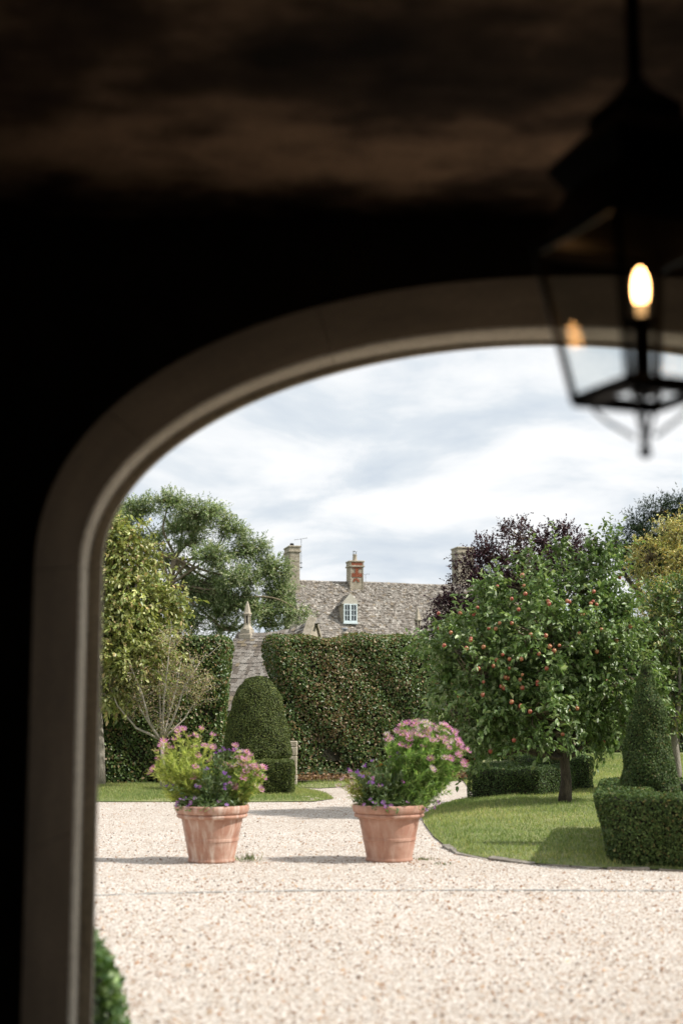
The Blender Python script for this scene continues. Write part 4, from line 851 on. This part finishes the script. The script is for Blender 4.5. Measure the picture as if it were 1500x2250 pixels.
tree('purple_tree', 'dark purple-leaved tree rising behind the apple tree', None, [(1140, 1180, 50, 48, 0), (1195, 1195, 62, 55, .3), (1110, 1230, 80, 55, 0), (1250, 1210, 58, 52, 0), (1200, 1240, 70, 50, -.2), (1040, 1275, 55, 40, -.2), (1150, 1290, 100, 70, 0), (1000, 1320, 45, 50, -.2), (965, 1375, 45, 38, -.4), (1040, 1380, 60, 70, 0), (930, 1400, 26, 16, -.4), (1270, 1270, 45, 50, 0), (960, 1430, 40, 40, -.4), (1030, 1240, 48, 30, -.2), (1060, 1215, 45, 38, 0), (985, 1350, 55, 60, -.3), (1295, 1235, 50, 50, 0), (1240, 1180, 40, 36, .1)], py_,
   [at(1120, 1640, py_), at(1118, 1500, py_), at(1115, 1400, py_), at(1120, 1320, py_)], (.07, .045, [(.035, .012, .022), (.055, .02, .032), (.10, .055, .05)], [50, 36, 14]), 420, 9, 8, .32, trunk_r=.16, br_r=.014, simple=True, mat=LEAFG, droop=.2)
cy_ = 58
tree('dark_conifer', 'tall near-black evergreen beyond the yellow autumn tree', None, [(1400, 1160, 45, 30, 0), (1450, 1130, 50, 34, 0), (1500, 1120, 50, 32, .4), (1355, 1180, 32, 15, -.3), (1440, 1180, 60, 35, -.5), (1500, 1200, 60, 60, 0), (1420, 1240, 70, 50, 0), (1560, 1150, 60, 60, 0), (1380, 1200, 50, 26, -.5)], cy_,
   [at(1450, 1640, cy_), at(1450, 1400, cy_), at(1452, 1220, cy_)], (.16, .045, [(.016, .032, .014), (.025, .045, .018), (.04, .06, .022)], [45, 40, 15]), 420, 10, 7, .62, trunk_r=.25, br_r=.03, simple=True, mat=NEEDLE, droop=-.05, upb=.1)
yy = 31
tree('yellow_tree', 'autumn tree with golden yellow leaves behind the fruit trees', None, [(1470, 1180, 40, 45, 0), (1430, 1230, 55, 55, 0), (1500, 1170, 40, 50, .2), (1495, 1240, 45, 60, 0), (1400, 1290, 35, 40, 0), (1480, 1310, 60, 60, -.2), (1540, 1280, 50, 90, 0), (1440, 1340, 45, 40, 0)], yy,
   [at(1480, 1660, yy), at(1478, 1500, yy), at(1475, 1360, yy)], (.055, .035, [(.48, .39, .15), (.42, .40, .18), (.32, .35, .14), (.50, .33, .11)], [30, 32, 30, 8]), 260, 9, 8, .26, trunk_r=.1, simple=True, droop=.3)

# ------------------------------------------------------------------ pots and flowers
def terracotta(name, pale):
    m, t = M_(name); p = t.nodes['Principled BSDF']; p.inputs['Roughness'].default_value = .88; p.inputs['Specular IOR Level'].default_value = .2
    base = ramp(t, noise(t, 5, 5), [(.3, (.33, .165, .115)), (.5, (.42, .235, .17)), (.7, (.48, .30, .23))])
    st = ramp(t, noise(t, 16, 5, (1, 1, .12), .65), [(.46, (0, 0, 0)), (.68, (1, 1, 1))])
    c = mixc(t, base, (.66, .55, .47), mixc(t, (0, 0, 0), st, pale)); dk = ramp(t, noise(t, 3.2, 5), [(.52, (1, 1, 1)), (.75, (.62, .58, .55))])
    t.links.new(mixc(t, c, dk, 1.0, 'MULTIPLY'), p.inputs['Base Color']); t.links.new(bump(t, noise(t, 60, 4), .25, .01), p.inputs['Normal']); return m
def pot(name, label, px, py, mat, sc, rimh):
    g_ = gnd(px, py); P = thing(name, label, 'plant pot', 'terracotta pots on the drive', (g_.x, g_.y, 0)); 
    def lt_(nm, pr, mt=mat, par=P):
        m = MB(); m.lathe([(r*sc, z*sc) for r, z in pr], 56); return m.build(nm, mt, par, True)
    lt_('body', [(0, .0), (.226, .0), (.236, .008), (.238, .022), (.231, .034), (.230, .044), (.262, .200), (.2675, .236), (.308, .432), (.312, .45)])
    lt_('band', [(.2595, .201), (.268, .207), (.2695, .214), (.267, .219), (.2705, .225), (.270, .232), (.266, .237)])
    lt_('bead', [(.306, .425), (.338, .432), (.352, .443), (.355, .455), (.349, .467), (.335, .472)])
    lt_('rim', [(.333, .470), (.345, .474), (.357, .482), (.366, .50), (.371, .525), (.371, .545), (.364, .556), (.350, .558), (.335, .55), (.326, .52), (.322, .47)])
    lt_('soil', [(.324, .50), (.2, .515), (.1, .525), (0, .53)], SOIL)
    return P, g_
P1, g1_ = pot('terracotta_pot', 'large terracotta pot streaked with pale bloom, lime-green feathery plants spilling over', 465, 1893, terracotta('terracotta_streaked', .8), 1.0, 0)
P2, g2_ = pot('terracotta_pot', 'large warm orange terracotta pot with tall rounded bush of pink flowers', 855, 1891, terracotta('terracotta_warm', .28), 1.0, 0)

def flower_mesh(name, petal, centre, npet=11, R=.039, cup=.25, pw=.34):
    m = MB()
    for k in range(npet):
        a = 2*math.pi*k/npet; d = Vector((math.cos(a), math.sin(a), 0)); e = Vector((-math.sin(a), math.cos(a), 0)); j = rng.uniform(.88, 1.08); dz = Vector((0, 0, cup*R+rng.normal(0, .1)*R)); w = R*pw*2.2/npet*5*.55
        m.add([d*R*.15, d*R*.6*j+e*w*.5+dz*.45, d*R*j+e*w*.25+dz, d*R*j-e*w*.25+dz, d*R*.6*j-e*w*.5+dz*.45], [(0, 1, 2, 3, 4)], tuple(np.array(petal)*rng.uniform(.85, 1.12)))
    m.lathe([(R*.26, .001), (R*.2, R*.16), (0, R*.2)], 7, col=centre)
    o = m.build(name, PETAL, None, usecol=True); COL.objects.unlink(o); return o
def cluster_mesh(name, petal, R=.022, n=9):
    m = MB()
    for k in range(n):
        c = Vector(rng.normal(0, R*.5, 3)); c.z = abs(c.z)
        for q in range(5):
            a = 2*math.pi*q/5+rng.random(); d = Vector((math.cos(a), math.sin(a), .25+rng.normal(0, .25))); e = Vector((-math.sin(a), math.cos(a), 0)); r = R*.42
            m.add([c, c+d*r*.7+e*r*.3, c+d*r, c+d*r*.7-e*r*.3], [(0, 1, 2, 3)], tuple(np.array(petal)*rng.uniform(.75, 1.2)))
    o = m.build(name, PETAL, None, usecol=True); COL.objects.unlink(o); return o
PINK = (.80, .28, .58); PALE = (.85, .62, .70); PURP = (.32, .12, .50); MAGE = (.55, .17, .50); PET = (.46, .22, .62)
FM = {'pink': [flower_mesh('flower', PINK, (.55, .38, .12), R=.042), flower_mesh('flower', (.84, .38, .64), (.5, .3, .15), R=.039, cup=.5), flower_mesh('flower', (.75, .30, .58), (.5, .25, .2), R=.042, cup=.05)],
      'pale': [flower_mesh('flower', PALE, (.6, .5, .2), R=.039), flower_mesh('flower', (.80, .54, .63), (.55, .4, .2), R=.037, cup=.5)],
      'verb': [cluster_mesh('flower', PURP), cluster_mesh('flower', (.30, .10, .44)), cluster_mesh('flower', MAGE)],
      'pet': [flower_mesh('flower', PET, (.75, .68, .72), 6, .024, .35, .62), flower_mesh('flower', (.42, .16, .46), (.75, .68, .72), 6, .024, .3, .62)],
      'orange': [flower_mesh('flower', (.65, .24, .03), (.4, .18, .02), 9, .02)]}
def feather(name, T, stems, needles, nl, nw, cols, w, mat=LEAFS, mode='fern'):
    """stems: list of (base, tip) in the thing's frame; thread leaves spread along each stem's upper part"""
    sm = MB(); P = []; Dr = []
    for b, e in stems:
        mid_ = b.lerp(e, .5)+Vector((0, 0, .05*(e-b).length))+Vector(rng.normal(0, .012, 3)); sm.tube([b, mid_, e], [.003, .0025, .0015], 4, (.16, .24, .05))
        ax = (e-b).normalized(); n = needles; t = rng.beta(1.6, 1.0, n)
        for q in t:
            p = (b.lerp(mid_, q*2) if q < .5 else mid_.lerp(e, q*2-1)); P.append(p); Dr.append(ax*(1.1 if mode == 'fern' else .4)+Vector(rng.normal(0, .75, 3)))
    sm.build('stems', LEAFS, T, usecol=True); P = np.array(P); n = len(P); ld = nrm(np.array(Dr)); sz = rng.uniform(.5, 1.3, n)
    leaves(name, P, ld, nrm(rng.normal(0, 1, (n, 3))), nl*sz, nw*sz, palette(n, cols, w, .2), mat, T, simple=True)
def plant(name, label, potg, kind_px, kinds, ell, stemcols, leafcfg, extra=60, cat='plant', base_spread=.12, face=.5, basez=.52, more=0.0):
    """kind_px: list of photo pixels of the flowers; ell: (px, py, rx, rz) outline of the plant used to give the flowers their depth"""
    bx_, by_ = potg.x, potg.y; T = thing(name, label, cat, None, (bx_, by_, basez)); B = Vector((bx_, by_, basez)); s = 1/ppm(by_); ex, ey, rx, rz, dyc = ell; cen = at(ex, ey, by_+dyc)
    stems = []; rd = (rx*.75)*s
    bc = Vector((max(-.2, min(.2, cen.x-bx_))*.85, dyc*.8, 0))
    for (px, py) in list(kind_px)+[(x+rng.normal(0, 4.5), y+rng.normal(0, 4)) for x, y in kind_px if rng.random() < more]:
        q = 1-((px-ex)/rx)**2-((py-ey)/rz)**2; y = by_+dyc-(math.sqrt(q) if q > 0 else 0)*rd*rng.uniform(.6, 1.0)+ (rng.normal(0, .06) if q <= 0 else 0)
        w = at(px, py, y); o = kinds[rng.integers(len(kinds))].copy(); COL.objects.link(o); o.parent = T; o.location = w-B
        out = Vector((w.x-cen.x, (y-by_-dyc), w.z-cen.z+.15)).normalized(); nv = (out*.55+Vector((.12, -.5, .5))+Vector(rng.normal(0, .25, 3))).normalized()
        o.rotation_euler = (nv.to_track_quat('Z', 'Y') @ Matrix.Rotation(rng.uniform(0, 6.28), 3, 'Z').to_quaternion()).to_euler(); o.scale = (rng.uniform(.85, 1.15),)*3
        stems.append((bc+Vector((rng.normal(0, base_spread*.5), rng.normal(0, base_spread*.5), 0)), w-B-nv*.004))
    for _ in range(extra):
        d = rng.normal(0, 1, 3); d /= np.linalg.norm(d); d[2] = d[2] if rng.random() < .45 else abs(d[2]); r = rng.uniform(.55, 1)
        e = cen+Vector((d[0]*rx*s*r, d[1]*rd*r, d[2]*rz*s*r))
        if e.z < basez-.02: e.z = basez+rng.uniform(-.03, .08)
        stems.append((bc+Vector((rng.normal(0, base_spread*.5), rng.normal(0, base_spread*.5), 0)), e-B))
    feather('foliage', T, stems, *leafcfg)
    return T
c4 = lambda L_: [(200+x/3, 1450+y/3) for x, y in L_]; c5 = lambda L_: [(600+x/3, 1500+y/3) for x, y in L_]
LIMEG = [(.42, .47, .14), (.52, .55, .20), (.32, .40, .11)]; GRN = [(.17, .30, .08), (.26, .40, .12), (.37, .47, .18)]; DGRN = [(.075, .13, .05), (.13, .19, .08), (.21, .26, .14)]
plant('daisy_bush', 'upright lime-green feathery daisy plant with tall pink flowers in the streaked pot', g1_, c4([(605, 452), (572, 467), (728, 452), (803, 498), (573, 505), (655, 502), (690, 495), (480, 535), (550, 528), (465, 568), (505, 560), (530, 587), (435, 598), (487, 615), (445, 648), (408, 715), (393, 740), (752, 563), (683, 568), (803, 580), (706, 630), (690, 705), (675, 775)]), FM['pink'], (400, 1705, 62, 62, 0), None, (95, .06, .009, LIMEG, [40, 35, 25]), 100)
plant('daisy_bush', 'rounded green daisy plant with a mass of pink flowers leaning over the streaked pot rim', g1_, c4([(950, 570), (985, 605), (1025, 605), (1050, 625), (1010, 635), (940, 645), (975, 640), (1035, 655), (790, 660), (985, 680), (1010, 665), (1060, 710), (1035, 715), (1100, 720), (1125, 705), (1020, 738), (1003, 775), (950, 845), (1095, 830), (1138, 775), (1120, 855), (1090, 755), (870, 775), (905, 690), (935, 700), (1075, 690), (1000, 650)]), FM['pink']+FM['pale'][:1], (530, 1715, 52, 55, 0), None, (85, .055, .009, LIMEG+GRN, [20, 25, 15, 20, 15, 5]), 90, more=.4)
plant('verbena', 'purple verbena between the two daisy plants in the streaked pot', g1_, c4([(850, 605), (880, 600), (910, 598), (935, 600), (955, 590), (885, 745), (908, 775), (885, 825), (915, 810), (880, 850), (530, 805), (565, 805), (503, 835), (545, 828), (700, 832), (725, 838), (765, 720), (820, 620), (870, 590)]), FM['verb'], (470, 1720, 50, 50, -.12), None, (34, .05, .013, DGRN, [40, 35, 25], LEAF), 34)
plant('petunia', 'trailing petunias with small white-eyed purple flowers along the streaked pot rim', g1_, c4([(622, 915), (685, 915), (658, 945), (572, 940), (600, 975), (636, 972), (893, 957), (845, 935), (565, 960), (590, 920)]), FM['pet'], (465, 1765, 80, 22, -.12), None, (26, .035, .016, DGRN+[(.10, .16, .05)], [30, 35, 15, 20], LEAF), 60, base_spread=.3)
plant('cosmos_bush', 'big feathery green bush topped with massed pink flowers in the orange pot', g2_, c5([(850, 280), (880, 268), (915, 262), (940, 270), (965, 260), (990, 270), (1020, 262), (1045, 275), (1110, 275), (1130, 280), (1160, 300), (1190, 335), (750, 350), (770, 370), (755, 385), (815, 322), (860, 320), (880, 330), (900, 350), (865, 350), (930, 330), (950, 345), (975, 350), (960, 310), (1000, 300), (1025, 310), (1075, 320), (1095, 315), (1120, 315), (1155, 335), (1090, 365), (1110, 375), (1140, 370), (1165, 375), (1130, 400), (1070, 385), (1050, 380), (1215, 375), (1225, 400), (1220, 420), (1230, 465), (1245, 445), (1270, 440), (1250, 520), (1245, 540), (1160, 430), (1155, 505), (1130, 495), (1040, 500), (990, 420), (900, 410), (850, 410), (1055, 580), (1215, 470), (925, 290), (1010, 285), (1080, 300), (990, 330), (910, 375), (1015, 345), (940, 300)]), FM['pink'][:2]+FM['pale'][:1], (925, 1685, 88, 85, 0), None, (100, .055, .009, GRN, [40, 38, 22]), 260, base_spread=.2, more=.7)
plant('cosmos', 'loose plant with pale pink flowers drooping over the orange pot edge', g2_, c5([(600, 650), (625, 610), (430, 680), (553, 705), (520, 660), (610, 690), (530, 625), (460, 640), (490, 690), (575, 640)]), FM['pale'], (795, 1735, 45, 45, 0), None, (50, .05, .009, LIMEG+[(.28, .22, .08)], [25, 30, 20, 25]), 46)
plant('verbena', 'purple verbena at the left of the orange pot beneath the pink bush', g2_, c5([(650, 520), (770, 495), (870, 490), (655, 630), (560, 600), (585, 620), (555, 590), (640, 665), (655, 665), (695, 685), (720, 680), (855, 660), (885, 690), (905, 695), (920, 700), (1060, 555), (820, 470), (500, 575), (600, 555), (510, 590), (570, 610)]), FM['verb'], (835, 1715, 62, 45, -.15), None, (34, .05, .013, DGRN+[(.14, .18, .06)], [35, 30, 20, 15], LEAF), 46)
plant('petunia', 'trailing petunias with small white-eyed purple flowers along the orange pot rim', g2_, c5([(640, 770), (665, 795), (740, 815), (775, 815), (690, 825), (765, 838), (725, 790), (600, 805), (830, 850), (900, 835), (923, 850), (870, 835), (883, 790), (1007, 838), (1060, 820), (1085, 790)]), FM['pet'], (855, 1763, 85, 22, -.12), None, (26, .035, .016, DGRN+[(.10, .16, .05)], [30, 35, 15, 20], LEAF), 70, base_spread=.3)
plant('marigold', 'few small orange flowers tucked between the verbena and the pink bush', g2_, c5([(700, 545), (745, 553), (685, 552), (710, 538)]), FM['orange'], (835, 1695, 25, 25, -.05), None, (30, .04, .012, DGRN, None, LEAF), 8)

# ------------------------------------------------------------------ small things
EDGE = stone('edging_stone', [(.3, (.16, .14, .115)), (.7, (.34, .31, .27))], 8, .9, .6)
ed = thing('lawn_edging', 'thin flat grey stones edging the right-hand lawn against the gravel', 'edging', None, (0, 0, 0))
pts_ = [Vector((*q, 0)) for q in lawnR[3:9]]; acc = []
for a, b in zip(pts_[:-1], pts_[1:]):
    L_ = (b-a).length; k = max(1, int(L_/.34)); acc += [(a.lerp(b, i/k), a.lerp(b, (i+1)/k)) for i in range(k)]
for a, b in acc:
    d = b-a; ang = math.atan2(d.y, d.x)+rng.normal(0, .03); c = (a+b)/2; l = d.length*.48
    m = MB(); m.box(-l, l*rng.uniform(.7, .98), -.045, .045, -.03, .02+rng.uniform(-.01, .012), bev=.006, jit=.004); o = m.build('edging_stone', EDGE, ed); o.location = (c.x, c.y-.02, 0); o.rotation_euler = (rng.normal(0, .06), rng.normal(0, .03), ang)
ds = thing('drain_channel', 'narrow worn stone drainage strip crossing the gravel drive', 'drain', None, (0, 0, 0))
for i in range(34):
    x0_, x1_ = 140+i*44, 140+(i+1)*44-1.5; fy = lambda x: 1957+.000022*(x-900)**2*(1.0 if x < 900 else .15)
    a, b = gnd(x0_, fy(x0_)), gnd(x1_, fy(x1_)); w = .034
    zt4 = rng.uniform(.003, .009); m = MB(); m.add([(a.x, a.y-w, zt4), (b.x, b.y-w, zt4+rng.normal(0, .002)), (b.x, b.y+w, zt4), (a.x, a.y+w, zt4), (a.x, a.y-w, -.05), (b.x, b.y-w, -.05), (b.x, b.y+w, -.05), (a.x, a.y+w, -.05)], [(0, 1, 2, 3), (4, 7, 6, 5), (0, 4, 5, 1), (1, 5, 6, 2), (2, 6, 7, 3), (3, 7, 4, 0)]); m.build('channel_stone', stone('channel_stone_mat', [(.3, (.20, .195, .18)), (.7, (.46, .45, .42))], 9, .9, .4) if i == 0 else bpy.data.materials['channel_stone_mat'], ds)
def tuft(px, py, n, h, label, nm='weed'):
    g_ = gnd(px, py); P = np.column_stack([rng.normal(0, .05, n), rng.normal(0, .04, n), np.zeros(n)]); ld = nrm(rng.normal(0, .45, (n, 3))+np.array([0, 0, 1]))
    T = thing(nm, label, 'weed', None, g_); leaves('blades', P, ld, nrm(rng.normal(0, 1, (n, 3))), h*rng.uniform(.5, 1.2, n), .008, palette(n, [(.10, .14, .04), (.16, .18, .06), (.06, .10, .03)], None), LEAF, T, simple=True)
tuft(546, 1893, 70, .10, 'small grass tuft growing in gravel right of the streaked pot'); tuft(930, 1890, 60, .035, 'low green weed patch in gravel right of the orange pot'); tuft(968, 1900, 30, .03, 'thin yellowish weed in gravel near the lawn edging')
for i, (px, py, s) in enumerate(((672, 1757, .09), (684, 1760, .07), (693, 1758, .06))):
    g_ = gnd(px, py); bm = bmesh.new(); bmesh.ops.create_icosphere(bm, subdivisions=2, radius=s)
    for v in bm.verts: v.co = Vector((v.co.x*1.5, v.co.y*.8, v.co.z*.45))*(1+rng.normal(0, .08))
    me = bpy.data.meshes.new('loose_stone'); bm.to_mesh(me); bm.free(); me.materials.append(LIME); o = bpy.data.objects.new('loose_stone', me); COL.objects.link(o); o.location = (g_.x, g_.y, .02); o.rotation_euler = (0, 0, rng.uniform(0, 3))
    tag(o, ('largest pale loose stone lying at the grass edge near the yew block', 'middle-sized pale stone between two others at the grass edge', 'smallest pale loose stone at the tip of the grass verge')[i], 'stone', 'loose stones at the grass edge')
# evergreen shrub against the outside of the arch
iv = gnd(112, 2340); T = thing('evergreen_shrub', 'low leafy evergreen shrub at the foot of the arch jamb', 'shrub', None, (iv.x-.02, iv.y+.25, 0))
n = 5200; d = rng.normal(0, 1, (n, 3)); d = nrm(d); d[:, 2] = np.abs(d[:, 2]); r = rng.uniform(.72, 1.02, (n, 1)); P = d*r*np.array([.28, .6, .60]); P = P+d*bulge(P, .03, 8)[:, None]
leaves('foliage', P, nrm(d*.5+rng.normal(0, .6, (n, 3))), nrm(d+rng.normal(0, .4, (n, 3))+np.array([0, 0, .4])), .05*rng.uniform(.6, 1.2, n), .028, palette(n, [(.06, .12, .04), (.10, .18, .055), (.16, .24, .08)], None, .2), LEAFG, T)
m = MB(); m.lathe([(.2, 0), (.24, .15), (.2, .34), (.1, .38), (0, .40)], 16); o = m.build('core', CORE, T); o.scale = (1, 2.2, 1)
